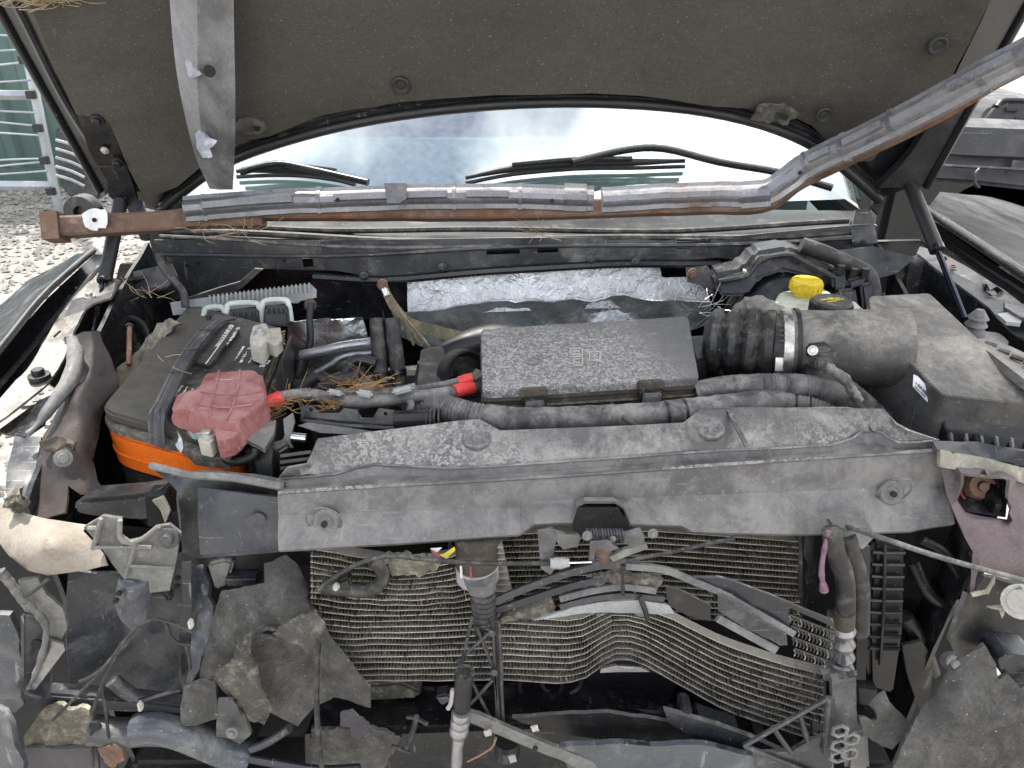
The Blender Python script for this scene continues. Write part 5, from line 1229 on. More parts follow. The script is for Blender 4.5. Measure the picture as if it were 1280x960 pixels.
for k in range(0, KL):
    if k < KR: fins(cpt, 395, 1030, k, 2.0, mf)
    else: fins(cpt, 390, 615, k, 2.0, md, 2.5)
o = mf.build('fin_pack', 'fin', cn, 0); o['kind'] = 'stuff'
o = md.build('fin_pack', 'fin_dirty', cn, 0); o['kind'] = 'stuff'
for (u0, u1, ks) in ((388, 628, range(0, 22)), (628, 1030, range(0, 11))):
    us = frange(u0, u1, 24); V = []; F = []; ks = list(ks)
    for k in ks:
        for u in us: V.append(cpt(u, k, .0165))
    n_ = len(us)
    for i in range(len(ks) - 1):
        for j in range(n_ - 1): F.append((i * n_ + j, i * n_ + j + 1, (i + 1) * n_ + j + 1, (i + 1) * n_ + j))
    mesh_obj('core_back', V, F, 'core_back', cn, 60)
panel('dent_lip', [cpt(u, k, -.006) for u, k in ((745, 9.2), (765, 9.6), (790, 9.8), (810, 9.0), (806, 8.2), (785, 8.8), (762, 8.6))], .003, 'alloy', cn, res=5, amp=.003, fr=60)
panel('bent_edge', Y(.735, (752, 836), (770, 832), (800, 834), (812, 840), (775, 840), (750, 841)), .004, 'alloy', cn, res=6)
# ---------------------------------------------------------------- radiator behind
ra = thing('radiator', 'upright radiator core with straight tubes behind the crushed condenser', 'radiator')
def rpt(u, k, off=0.): 
    v = 664 + k * 7.6 + (u - 820) * (.075 if u > 820 else -.02) + .5 * noise.noise(Vector((u * .03, k, 7))); return Y(.800 + off, (u, v))
for k in range(0, 15):
    Vv, Ff = ribbon([rpt(u, k) for u in frange(560, 1000, 12)], .0005, .018); mesh_obj('cooling_tube', Vv, Ff, 'fin_tube', ra, 50)
md = MB()
for k in range(0, 14): fins(lambda u, kk, off: rpt(u, kk, off), 562, 1000, k, 2.0, md, 1.5)
o = md.build('fin_pack', 'fin_dirty', ra, 0); o['kind'] = 'stuff'
V = [rpt(556, -1, .02), rpt(1004, -1, .02), rpt(1004, 15, .02), rpt(556, 15, .02)]; mesh_obj('core_back', V, [(0, 1, 2, 3)], 'core_back', ra, 0)
slab('side_bar', Y(.797, (999, 664), (1004, 664), (1003, 748), (998, 746)), Vector((0, .02, 0)), 'grey_steel', ra, .001)
wv = crv(Y(.79, (1012, 664), (1010, 690), (1015, 704), (1012, 722), (1016, 738), (1011, 764)), 5)
Vv, Ff = tube_vf(wv, 1, prof=[(-.006, -.002), (.006, -.002), (.006, .002), (-.006, .002)], up0=(0, -1, 0)); mesh_obj('wavy_strip', Vv, Ff, 'black_metal', ra)
et = slab('end_tank', Y(.79, (1092, 678), (1132, 680), (1130, 790), (1118, 870), (1086, 860), (1084, 760)), Vector((0, .06, 0)), 'airbox_dark', ra, .006)
for k in range(9):
    v = 690 + k * 15; tube('tank_rib', Y(.786, (1090 - k * .6, v), (1108, v + 1), (1131 - k * .8, v + 1)), .0028, 'airbox_dark', et, 6, 2)
tube('tank_spine', Y(.785, (1106, 680), (1104, 760), (1100, 830)), .003, 'airbox_dark', et, 6, 2)
slab('tank_foot', Y(.775, (1070, 858), (1098, 862), (1096, 884), (1072, 882)), Vector((0, .03, 0)), 'airbox_dark', ra, .003)
panel('fan_shroud_blackout', Y(.87, (380, 660), (1140, 650), (1150, 960), (380, 960)), .01, 'dark', ra, res=40)  # dark sheet added behind the core to block the light there
# curved fan shapes below the core
sf = thing('fan_shroud_ring', 'dark purple-grey curved fan shroud showing under the bent condenser', 'fan shroud')
panel('shroud_panel', Y(.84, (640, 848), (720, 840), (780, 826), (850, 850), (830, 888), (760, 892), (650, 884)), .006, 'purple_grey', sf, res=12, amp=.004)
for c0, r_ in (((676, 858), .032), ((702, 852), .030)):
    c = Y(.81, c0); tube('ring', [c + Vector((r_ * math.cos(a), 0, r_ * math.sin(a))) for a in [i * .349 for i in range(19)]], .003, 'purple_grey', sf, 6, 1)
tube('lower_edge', Y(.80, (690, 880), (760, 886), (820, 892), (840, 884)), .006, 'purple_grey', sf, 7, 3)

# ---------------------------------------------------------------- shards over the condenser
def bar(name, pts, wd, th, mt, label, cat='metal strip', y_=.72, parent=None, group=None):
    path = crv([Y(y_, p) for p in pts], 5)
    Vv, Ff = tube_vf(path, 1, prof=[(-th, -wd), (th, -wd), (th, wd), (-th, wd)], up0=(0, .3, 1))
    o = mesh_obj(name, Vv, Ff, mt, parent, 30)
    if not parent: tag(o, label, cat, group)
    return o
bar('bent_strip', [(616, 752), (660, 734), (710, 716), (760, 705), (800, 703)], .0042, .003, 'grey_steel', 'upper bent dark strip rising from the drier towards the latch', y_=.715)
bar('bent_strip', [(622, 762), (665, 748), (715, 732), (760, 722)], .0042, .003, 'blue_black', 'bluish bent strip just below the upper bent strip', y_=.715)
bar('bent_strip', [(782, 707), (830, 712), (866, 726), (900, 740), (950, 768), (992, 792)], .004, .003, 'roll_edge', 'pale bent tube end strip sloping down right from the latch', y_=.712)
bar('bent_strip', [(700, 748), (740, 738), (780, 733), (820, 738)], .0040, .003, 'roll_edge', 'short grey strip lying across the crushed fins below the latch', y_=.710)
bar('bent_strip', [(700, 758), (740, 748), (780, 744), (830, 748)], .0035, .003, 'grey_steel', 'second short grey strip just above the pale curved plate', y_=.708)
o = panel('curved_plate', Y(.705, (668, 775), (690, 768), (716, 758), (760, 752), (800, 750), (836, 755), (843, 767), (800, 766), (750, 766), (715, 768)), .003, 'grey_plastic', None, res=7, amp=.003, ctrl=Y(.70, (760, 758), (800, 757))); tag(o, 'pale grey curved plate above the dent in the condenser', 'plate')
o = panel('crushed_fins', Y(.712, (732, 728), (745, 720), (776, 718), (810, 724), (826, 728), (822, 736), (790, 738), (750, 738)), .01, 'crud', None, res=5, amp=.006, fr=90, rag=.004); tag(o, 'clump of crushed pale fins under the hood latch', 'crushed fins')
o = panel('crushed_fins', Y(.714, (624, 772), (650, 765), (690, 752), (696, 760), (668, 772), (640, 778), (622, 780)), .01, 'crud', None, res=5, amp=.006, fr=90, rag=.004); tag(o, 'clump of crushed fins right of the black drier neck', 'crushed fins')
agp = Y(.715, (868, 722), (900, 722), (940, 735), (985, 752), (1040, 776), (1042, 784), (985, 758), (988, 785), (940, 768), (895, 748))
o = panel('air_guide', agp, .004, 'blue_black', None, res=8, amp=.003); tag(o, 'dark blue-black air guide panel sloping over the radiator', 'panel')
o = panel('broken_plate', Y(.702, (897, 744), (912, 750), (940, 768), (958, 780), (984, 795), (984, 806), (974, 806), (930, 784), (898, 764)), .003, 'grey_steel', None, res=7, amp=.002, rag=.001); tag(o, 'flat grey broken plate with ragged end above the condenser right half', 'plate')
o = panel('broken_plate', Y(.704, (832, 732), (850, 738), (888, 756), (888, 776), (860, 770), (836, 756)), .003, 'airbox_dark', None, res=7, amp=.002); tag(o, 'dark square-ended plate left of the grey broken plate', 'plate')
bar('tank_strip', [(897, 772), (930, 790), (970, 812)], .005, .003, 'roll_edge', 'narrow grey strip below the broken plate', y_=.705)
tc_ = thing('tube_stub_stack', 'stack of cut condenser tube ends beside the silver hose fitting', 'tube ends')
for k in range(4):
    a, b_ = (986 + k * 2, 768 + k * 14), (1042, 790 + k * 13)
    tube('tube_end', Y(.718, a, b_), .0022, 'black_metal', tc_, 6, 1)
    for j in range(12):
        s = j / 12; u = a[0] + (b_[0] - a[0]) * s; v = a[1] + (b_[1] - a[1]) * s
        tube('fin_loop', Y(.715, (u, v + 2), (u + 2.4, v + 6), (u + 1, v + 10)), .0010, 'grime' if (j + k) % 3 else 'alloy', tc_, 4, 2)
bar('cross_tie', [(779, 706), (778, 722), (779, 744)], .0018, .002, 'airbox_dark', 'thin dark vertical tie below the rusty hood latch', 'tie', .700)
bar('cross_tie', [(800, 746), (806, 762), (810, 776)], .003, .0015, 'blue_black', 'short blue-black tie crossing the pale curved plate', 'tie', .698)

# ---------------------------------------------------------------- hood latch
la = thing('hood_latch', 'rusty steel hood latch with coil spring under the radiator cover', 'hood latch')
panel('left_plate', Y(.705, (672, 664), (690, 662), (696, 670), (692, 690), (694, 712), (688, 718), (676, 710), (674, 690)), .005, 'steel_dull', la, res=6, amp=.004, fr=40)
panel('back_plate', Y(.715, (692, 664), (720, 666), (726, 672), (722, 684), (704, 686), (696, 676)), .005, 'grey_bracket', la, res=6, amp=.003, fr=40)
panel('right_plate', Y(.715, (778, 668), (800, 662), (806, 672), (804, 680), (788, 682), (776, 676)), .005, 'grey_bracket', la, res=6, amp=.003)
for k in range(13):
    c = Y(.71, (733 + k * 3.6, 668.5)); tube('spring_coil', [c + Vector((.0005 * i, .007 * math.cos(i * .785), .007 * math.sin(i * .785))) for i in range(9)], .0014, 'grey_steel', la, 5, 1)
panel('catch', Y(.69, (738, 680), (760, 678), (774, 684), (760, 688), (744, 686), (742, 702), (736, 700)), .005, 'steel_dull', la, res=5, amp=.002)
panel('catch_back', Y(.70, (744, 684), (766, 686), (762, 704), (744, 704)), .005, 'rusty', la, res=5)
panel('lever', Y(.695, (762, 696), (780, 686), (808, 680), (810, 686), (790, 692), (766, 702)), .005, 'grey_bracket', la, res=5, amp=.002)
bolt(Y(.70, (734, 670)), (0, -1, .2), .006, 'grey_bracket', la); bolt(Y(.70, (816, 667)), (0, -1, .2), .006, 'grey_bracket', la); bolt(Y(.70, (766, 674)), (0, -1, .2), .004, 'grey_bracket', la)
panel('notch_wall', Y(.765, (716, 652), (722, 634), (776, 634), (790, 654), (792, 668), (716, 668)), .004, 'black_metal', la, res=8)
tube('cable_end', Y(.695, (688, 704), (700, 704), (712, 703)), [.006, .007, .005], 'grey_plastic', la, 10, 1)
tube('inner_wire', Y(.695, (710, 703.5), (742, 702.5)), .0012, 'chrome', la, 6, 1)
bolt(Y(.69, (746, 702)), (0, -1, 0), .006, 'grey_steel', la)
o = tube('latch_cable', Y(.70, (398, 738), (420, 720), (455, 702), (490, 695), (530, 699), (600, 704), (690, 704)), .0030, 'rubber', None, 8); tag(o, 'thin grey latch release cable running left from the hood latch', 'cable')
o = tube('latch_cable', Y(.71, (786, 700), (830, 692), (880, 681), (918, 673)), .0026, 'rubber', None, 8); tag(o, 'thin dark cable rising right from the latch under the radiator cover', 'cable')
o = tube('latch_cable', [Y(.80, (1040, 652)), Y(.72, (1076, 664)), Y(.69, (1110, 675)), Y(.68, (1180, 698)), Y(.68, (1300, 731))], .0032, 'loom', None, 8); tag(o, 'thin grey cable sloping right in front of the radiator end tank', 'cable')
o = tube('wiring_hook', Y(.71, (402, 734), (430, 737), (462, 738), (478, 724), (474, 708), (464, 702)), .0085, 'rubber', None, 10); tag(o, 'black corrugated wire loop hooked over the upper left fins', 'wire')
o = slab('wire_plug', Y(.70, (418, 730), (436, 722), (440, 734), (424, 742)), Vector((0, .015, 0)), 'rubber_clean', None, .003); tag(o, 'small black plug at the end of the wire loop', 'plug')
o = slab('white_clip', Y(.695, (415, 733), (423, 732), (424, 739), (416, 741)), Vector((0, .008, 0)), 'cream_pale', None, .002); tag(o, 'tiny off-white clip beside the black wire plug', 'clip')
# drier with paper tag
dr = thing('refrigerant_drier', 'grimy drier neck with striped paper label above the brace', 'drier')
tube('upper_body', Y(.742, (596, 672), (596, 700), (597, 718)), .0265, 'grime', dr, 18, 1)
tube('paper_label', Y(.742, (596, 704), (597, 721)), .0272, 'tag_blue', dr, 22, 1)
for k, u in enumerate((576, 588)):
    p, q = Y(.7135 - .0 + .003 * abs(k - 1.5), (u, 708), (u + 1, 722)); tube('label_stripe', [p, q], .0015, ('sticker', 'tag_red', 'sticker', 'pink')[k], dr, 5, 1)
tube('lower_neck', Y(.722, (600, 720), (604, 742)), [.021, .016], 'grey_bracket', dr, 16, 1)
dn1 = Y(.715, (604, 740), (606, 776)); L_ = 12
Vv, Ff = tube_vf([dn1[0].lerp(dn1[1], k / L_) for k in range(L_ + 1)], [.0145 + (.0022 if k % 2 else 0) for k in range(L_ + 1)], 16); mesh_obj('ribbed_neck', Vv, Ff, 'rubber', dr, 50)
lf = thing('torn_label', 'torn red and yellow paper scrap under the radiator cover', 'paper scrap')
panel('yellow_piece', Y(.712, (556, 692), (568, 684), (569, 688), (558, 698), (550, 694)), .001, 'label_yellow', lf, res=4); panel('red_piece', Y(.714, (538, 688), (548, 692), (556, 696), (546, 696)), .001, 'tag_red', lf, res=4); panel('white_piece', Y(.716, (538, 686), (552, 685), (546, 691)), .001, 'sticker', lf, res=4)
o = panel('crushed_fins', Y(.712, (478, 702), (510, 698), (546, 700), (550, 706), (540, 716), (505, 722), (486, 716)), .012, 'mud', None, res=5, amp=.008, fr=70, rag=.005); tag(o, 'dark muddy clump of crushed fins under the latch cable at left', 'crushed fins')
# lattice brace
br = thing('lattice_brace', 'black plastic X-lattice centre brace in front of the condenser', 'brace')
def lat(a, b_, r_=.0022, mt='grey_steel'): tube('lattice_bar', Y(.695, a, b_), r_, mt, br, 6, 1)
for a, b_ in (((590, 772), (578, 826)), ((616, 776), (622, 905)), ((624, 776), (629, 905)), ((596, 784), (618, 838)), ((574, 825), (614, 789)), ((575, 824), (584, 846)), ((618, 838), (625, 905)), ((588, 880), (616, 850)), ((590, 852), (612, 896)), ((576, 828), (576, 846))): lat(a, b_)
panel('lattice_web', Y(.70, (592, 776), (610, 776), (604, 800), (596, 806)), .003, 'airbox_dark', br, res=8); panel('lattice_web', Y(.70, (616, 778), (624, 778), (629, 904), (622, 900)), .003, 'airbox_dark', br, res=8)
for u, v in ((575, 824), (615, 789), (618, 838)): 
    p = Y(.692, (u, v)); tube('stud', [p, p + Vector((0, -.006, .002))], .0045, 'grey_steel', br, 8, 1)
# aluminium hose fitting, bottom centre
hf = thing('crimped_hose', 'black hose with crimped aluminium collar and pipe at bottom centre', 'hose')
tube('rubber_end', Y(.665, (580, 842), (577, 890)), .0112, 'rubber_clean', hf, 16, 1)
tube('cap', Y(.664, (581, 840), (580, 850)), .0122, 'rubber', hf, 16, 1)
cp_ = Y(.66, (577, 889), (573, 920)); 
Vv, Ff = tube_vf([cp_[0].lerp(cp_[1], k / 10) for k in range(11)], [.0112, .0125, .0125, .0105, .0125, .0125, .0105, .0125, .0125, .0118, .009], 18); mesh_obj('crimp_collar', Vv, Ff, 'alloy', hf, 40)
tube('pipe', Y(.66, (574, 918), (571, 945), (569, 1000)), .0075, 'alloy', hf, 14)
tube('blue_tab', Y(.662, (566, 862), (564, 878), (560, 886)), .003, 'tag_blue', hf, 6)
# lower crossbars
lb = thing('lower_crossbar', 'grey flat bar sloping down right from the crimped hose', 'crossbar')
panel('bar', Y(.68, (584, 890), (600, 894), (640, 912), (690, 932), (770, 964), (800, 985), (770, 985), (700, 950), (640, 926), (586, 903)), .006, 'grey_bracket', lb, res=10, amp=.001); p = Y(.675, (669, 934)); tube('hole', [p, p + Vector((0, -.003, 0))], .0035, 'dark', lb, 8, 1)
xm = slab('crossmember', Y(.74, (380, 918), (700, 905), (840, 930), (960, 950), (960, 1010), (380, 1010)), Vector((0, .10, -.02)), 'black_metal', tk, .008)
mudp = panel('mud_patch', Y(.735, (390, 912), (460, 910), (500, 925), (480, 960), (450, 985), (385, 985)), .006, 'felt', None, res=10, amp=.005, rag=.004); tag(mudp, 'gritty dark mud lying on the lower crossmember left of centre', 'mud')
lg = thing('lower_grille_bar', 'dark blue lower bar sloping towards the triangular bracket', 'bar')
panel('bar', Y(.70, (830, 888), (860, 896), (900, 908), (940, 922), (1000, 950), (1060, 975), (1000, 985), (900, 940), (836, 904)), .008, 'blue_black', lg, res=12, amp=.002)
slab('block', Y(.705, (852, 886), (866, 888), (864, 908), (850, 904)), Vector((0, .03, 0)), 'blue_black', lg, .003); slab('lug', Y(.71, (872, 898), (926, 916), (924, 924), (872, 908)), Vector((0, .03, 0)), 'blue_black', lg, .003)
lg2 = panel('air_dam', Y(.68, (700, 935), (780, 930), (880, 932), (960, 946), (1010, 990), (720, 990)), .008, 'blue_grey', None, res=16, amp=.004); tag(lg2, 'wide dusty blue-grey air dam panel along the bottom edge right of centre', 'panel')
lg3 = panel('shadow_panel', Y(.72, (640, 896), (760, 890), (850, 905), (940, 935), (800, 925), (700, 920)), .006, 'airbox_dark', None, res=14, amp=.003); tag(lg3, 'dark sheet standing in for the shadow between the crossbar and fan shroud', 'panel')  # shade below the crossbar, built as a dark sheet
# small debris bottom centre
for i, (u, v, t_, mt, lb_) in enumerate((((648, 944), 0, 0, 'grey_plastic', 'small pale square chip at the bottom centre'), ((606, 918), 0, 0, 'cream_pale', 'tiny cream fragment right of the crimped collar'), ((664, 912), 0, 0, 'cream_pale', 'thin cream flake on the lower crossbar')) if False else ()): pass
for (u, v, mt, lb_) in ((640, 950, 'grey_plastic', 'small pale square chip near the bottom centre edge'), (609, 917, 'cream_pale', 'tiny cream fragment right of the crimped aluminium collar'), (668, 912, 'cream_pale', 'thin cream flake on the lower grey crossbar')):
    o = panel('plastic_chip', Y(.672, (u - 5, v - 3), (u + 4, v - 5), (u + 6, v + 2), (u - 2, v + 4)), .002, mt, None, res=3, amp=.002, fr=90); tag(o, lb_, 'chip')
o = thing('broken_clip', 'broken dark cross-shaped plastic clip on the lower crossmember', 'clip')
tube('arm', Y(.70, (508, 896), (520, 898), (534, 905)), .003, 'rubber', o, 6); tube('arm', Y(.70, (521, 896), (516, 915), (508, 935)), .004, 'rubber', o, 6); tube('arm', Y(.698, (490, 932), (500, 936), (512, 941)), .003, 'rubber', o, 6)
o = tube('copper_wire', Y(.66, (584, 952), (600, 944), (615, 934), (620, 922)), .0016, 'copper', None, 5); tag(o, 'thin bare copper wire curving right of the crimped hose', 'wire')
o = thing('small_pump', 'small dark round pump body low behind the grey crossbar', 'pump'); tube('body', Y(.72, (634, 924), (634, 942)), .018, 'black_plastic', o, 14, 1); tube('nozzle', Y(.70, (632, 940), (632, 950)), .006, 'grey_steel', o, 8, 1)

# ---------------------------------------------------------------- right side of the front
po_ = thing('refrigerant_hose', 'grey bent hose ending in a crimped silver fitting beside the radiator', 'hose')
tube('hose', Y(.735, (1040, 664), (1044, 690), (1054, 715), (1057, 745), (1056, 780)), .0122, 'rubber', po_, 14); tube('brown_collar', Y(.733, (1056, 764), (1055, 782)), .0132, 'grime', po_, 14, 1)
cp_ = Y(.733, (1055, 782), (1053, 846)); Vv, Ff = tube_vf([cp_[0].lerp(cp_[1], k / 12) for k in range(13)], [.0122 + (.003 if k % 3 == 1 else 0) for k in range(13)], 16); mesh_obj('crimp_fitting', Vv, Ff, 'alloy', po_, 40)
tube('lower_pipe', Y(.733, (1052, 845), (1048, 880), (1046, 920), (1044, 980)), .014, 'grey_steel', po_, 14)
panel('fitting_lug', Y(.715, (1026, 838), (1040, 834), (1050, 838), (1062, 838), (1072, 842), (1060, 856), (1044, 852), (1030, 850)), .006, 'alloy', po_, res=6, amp=.003)
o = tube('refrigerant_hose', Y(.75, (1056, 668), (1066, 700), (1074, 730), (1074, 790)), .013, 'rubber', None, 12); tag(o, 'second darker hose just right of the bent grey hose', 'hose')
ch = slab('condenser_header', Y(.732, (1040, 772), (1050, 776), (1046, 850), (1036, 846)), Vector((0, .02, 0)), 'alloy', cn, .003)
slab('header_lower', Y(.732, (1014, 848), (1034, 842), (1032, 912), (1012, 920)), Vector((0, .02, 0)), 'airbox_dark', cn, .003)
o = tube('pink_cord', Y(.73, (1036, 664), (1030, 690), (1027, 715), (1030, 738)), [.0035, .003, .003, .003, .0032, .0035, .0035, .003, .003, .0032, .0035, .0035, .0038, .004, .0035, .003, .0045, .0055, .006][:19], 'pink', None, 8); tag(o, 'short frayed pink cord hanging under the radiator cover', 'cord')
slab('hose_bracket', Y(.745, (1040, 662), (1090, 662), (1096, 672), (1080, 690), (1050, 684)), Vector((0, .03, 0)), 'grey_bracket', po_, .004)
panel('hose_shield', Y(.755, (1074, 680), (1088, 684), (1086, 780), (1082, 850), (1070, 850), (1072, 770)), .004, 'airbox_dark', po_, res=10)
# triangular bracket
tr = thing('triangular_bracket', 'grey plastic triangular truss bracket at the lower right of the condenser', 'bracket')
mb = [((1036, 872), (930, 932)), ((930, 932), (1020, 968)), ((968, 912), (988, 940)), ((1000, 894), (1010, 928)), ((1010, 928), (990, 940)), ((1036, 872), (1030, 940))]
for a, b_ in mb: tube('truss_bar', Y(.672, a, b_), .0036, 'grey_steel', tr, 6, 1)
panel('web_plate', Y(.675, (988, 940), (1010, 926), (1030, 920), (1034, 876), (1044, 874), (1042, 1000), (960, 1000), (940, 940)), .005, 'grey_steel', tr, res=10, amp=.001)
hc = thing('honeycomb_fragment', 'broken grey honeycomb grille fragment at the lower right', 'grille fragment')
for (u, v) in ((1050, 914), (1049, 932), (1064, 924), (1048, 946), (1062, 942)):
    c = Y(.662, (u, v)); tube('cell', [c + Vector((.0102 * math.cos(a), 0, .0102 * math.sin(a))) for a in [i * math.pi / 3 + .5 for i in range(7)]], .0026, 'grey_bracket', hc, 6, 1)
o = panel('flat_pillar', Y(.69, (1040, 850), (1070, 846), (1072, 905), (1060, 912), (1050, 900), (1040, 910)), .01, 'grey_steel', None, res=9, amp=.004); tag(o, 'scarred grey metal pillar above the honeycomb fragment', 'pillar')
o = slab('grey_post', Y(.70, (1060, 922), (1086, 915), (1090, 985), (1056, 985)), Vector((0, .02, 0)), 'grey_bracket', None, .006); tag(o, 'pale grey stub right of the honeycomb fragment', 'bracket')
# right support panel (maroon) with square opening
hole = Y(.77, (1198, 590), (1262, 594), (1266, 600), (1260, 650), (1200, 640), (1196, 620))
sr = panel('support_panel', [Y(y_, (u, v)) for u, v, y_ in ((1170, 566, .84), (1180, 572, .83), (1240, 584, .83), (1300, 600, .83), (1300, 700, .75), (1300, 735, .75), (1222, 706, .76), (1224, 700, .76), (1216, 745, .75), (1212, 742, .75), (1216, 690, .77), (1205, 670, .78), (1194, 645, .79), (1184, 620, .81))], .004, 'maroon', tk, holes=[[p for p in Y(.80, (1200, 590), (1258, 594), (1264, 600), (1258, 648), (1206, 640), (1196, 626))]], res=10, amp=.003, fr=12)
bx = MB(); hq = Y(.83, (1200, 591, .835), (1262, 596, .83), (1257, 647, .795), (1199, 638, .80)); hb_ = [p + Vector((0, .07, .0)) for p in hq]
bx.add(hq + hb_, [(0, 1, 5, 4), (1, 2, 6, 5), (2, 3, 7, 6), (3, 0, 4, 7), (4, 5, 6, 7)]); bx.build('square_recess', 'blue_black', sr)
c = Y(.838, (1226, 607)); V, F = lathe([(0, .012), (.006, .012), (.007, .006), (.016, .006), (.019, .002), (.022, -.004)], 18); Q = aim((-.2, -1, .5))
mesh_obj('rusty_mount', [c + Q @ Vector(v) for v in V], F, 'copper', sr); tube('rusty_arm', [c + Vector((.012, .004, -.004)), c + Vector((.04, .01, -.008))], .012, 'rusty', sr, 10, 1)
tube('red_ring', [c + Vector((-.004, -.004, 0)) + Q @ Vector((.024 * math.cos(a), .024 * math.sin(a), 0)) for a in [1.6 + i * .3 for i in range(9)]], .0016, 'tag_red', sr, 5, 1)
panel('pale_edge', [*Y(.83, (1174, 562), (1200, 566), (1240, 574), (1300, 590)), *Y(.82, (1300, 612), (1258, 596), (1200, 588), (1176, 584))], .006, 'pale_dirty', sr, res=7, amp=.003, fr=40)
panel('dark_top_strip', [*Z(1.06, (1166, 550), (1220, 552), (1300, 568)), *Y(.835, (1300, 592), (1240, 576), (1172, 564))], .006, 'blue_black', sr, res=8, amp=.002)
panel('lower_wall', [*Y(.76, (1216, 745), (1230, 720), (1300, 735)), *Y(.74, (1300, 880), (1240, 830), (1196, 830), (1186, 800), (1210, 742))], .006, 'airbox_dark', sr, res=12, amp=.005)
tube('white_bolt', [Y(.735, (1276, 752)), Y(.730, (1276, 752))], .022, 'cream_pale', sr, 20, 1); tube('bolt_centre', [Y(.729, (1276, 752)), Y(.724, (1276, 752))], .015, 'cream_pale', sr, 16, 1)
panel('chipped_paint', Y(.738, (1234, 759), (1250, 757), (1262, 747), (1276, 733), (1278, 736), (1266, 751), (1257, 764), (1253, 774), (1249, 763)), .002, 'pale_dirty', sr, res=4, rag=.0008)
panel('paint_edge', Y(.742, (1214, 742), (1232, 738), (1240, 726), (1244, 720), (1244, 728), (1236, 742), (1216, 746)), .002, 'pale_dirty', sr, res=4, rag=.0008)
panel('void_shade_sheet', Y(.86, (1120, 650), (1230, 660), (1230, 850), (1180, 960), (1110, 960)), .008, 'dark', tk, res=24)  # dark sheet put in to keep the right void black
for pts, r_ in (([(1140, 700), (1160, 740), (1190, 760)], .010), ([(1130, 770), (1150, 800), (1165, 840)], .012), ([(1150, 672), (1180, 690), (1206, 730)], .008)):
    tube('inner_brace', Y(.82, *pts), r_, 'airbox_dark', tk, 8)
o = panel('inner_guard', Y(.80, (1128, 806), (1150, 800), (1168, 824), (1160, 880), (1150, 890), (1136, 850)), .005, 'airbox_dark', None, res=9, amp=.006); tag(o, 'dark curved inner guard plate left of the big torn felt sheet', 'guard')
o = slab('rubber_mount', rnd_poly(Y(.69, (1246, 822), (1262, 818), (1300, 822), (1300, 862), (1272, 860), (1254, 848)), .01), Vector((0, .04, 0)), 'blue_black', None, .01); tag(o, 'shiny blue-black rubber lump at the right edge above the felt', 'rubber mount')
ff = panel('felt_sheet', [Y(y_, (u, v)) for u, v, y_ in ((1186, 826, .70), (1212, 820, .69), (1233, 808, .69), (1244, 826, .685), (1254, 852, .68), (1262, 846, .68), (1278, 862, .675), (1310, 850, .67), (1310, 1000, .62), (1110, 1000, .63), (1118, 956, .65), (1142, 905, .67), (1160, 870, .69))], .006, 'felt', None, ctrl=Y(.655, (1200, 880), (1190, 930)), res=8, amp=.008, fr=14, rag=.0015)
tag(ff, 'large torn dark felt liner sheet filling the lower right corner', 'felt liner')
o = thing('liner_bolt', 'round grey bolt head at the top left of the big felt sheet', 'bolt'); bolt(Y(.70, (1192, 828)), (0, -1, .3), .010, 'grey_bracket', o); tube('grommet', [Y(.705, (1188, 826)), Y(.70, (1188, 826))], .012, 'airbox_dark', o, 14, 1)
o = panel('felt_scrap', [Y(y_, (u, v)) for u, v, y_ in ((1086, 880, .70), (1098, 866, .71), (1106, 862, .71), (1112, 878, .70), (1136, 902, .69), (1140, 910, .68), (1116, 938, .67), (1088, 924, .68), (1078, 915, .68), (1074, 896, .69), (1082, 896, .69), (1090, 900, .69), (1096, 898, .69), (1094, 888, .69))], .005, 'felt', None, res=6, amp=.005, fr=22, rag=.001); tag(o, 'smaller torn felt scrap right of the honeycomb fragment', 'felt scrap')

# ---------------------------------------------------------------- left side of the front
ls = slab('support_beam', Y(.80, (92, 626), (120, 624), (170, 620), (205, 612), (214, 648), (180, 652), (120, 648), (90, 642)), Vector((0, .05, -.01)), 'grey_steel', tk, .006)
slab('beam_end', Y(.79, (180, 622), (204, 622), (206, 655), (184, 660)), Vector((0, .03, 0)), 'dark', ls, .002)
panel('torn_edge', Y(.775, (190, 626), (204, 620), (212, 640), (206, 655), (200, 640)), .003, 'pale_dirty', ls, res=5, amp=.003)
tp2 = panel('tie_bar', [*Z(1.05, (189, 582), (200, 579), (240, 590), (290, 594), (352, 606)), *Y(.785, (352, 690), (300, 694), (244, 698), (228, 690), (224, 650), (222, 615))], .005, 'grey_steel', tk, res=9, amp=.004, fr=12, ctrl=Y(.80, (240, 640), (350, 612), (300, 608)))
tube('tie_bar_edge', Z(1.053, (189, 582), (214, 588), (240, 594), (290, 597), (352, 608)), .005, 'grey_bracket', tp2, 7, 4)
panel('tie_bar_face', Y(.772, (246, 612), (350, 622), (350, 686), (250, 694)), .003, 'blue_grey', tp2, res=12, amp=.002)
tube('dimple', [Y(.768, (322, 650)), Y(.765, (322, 650))], .009, 'grey_steel', tp2, 16, 1)
panel('under_flange', Y(.79, (228, 692), (352, 686), (390, 690), (390, 706), (300, 712), (232, 706)), .006, 'airbox_dark', tp2, res=10)
gb = thing('ribbed_bracket', 'grey ribbed plastic headlight bracket with a bolt, left of the tie bar', 'bracket')
gpl = Y(.70, (104, 660), (128, 645), (152, 648), (150, 672), (160, 678), (178, 674), (196, 658), (212, 655), (226, 666), (222, 690), (212, 738), (188, 740), (186, 726), (154, 722), (130, 690))
panel('plate', gpl, .004, 'grey_bracket', gb, res=8, amp=.002)
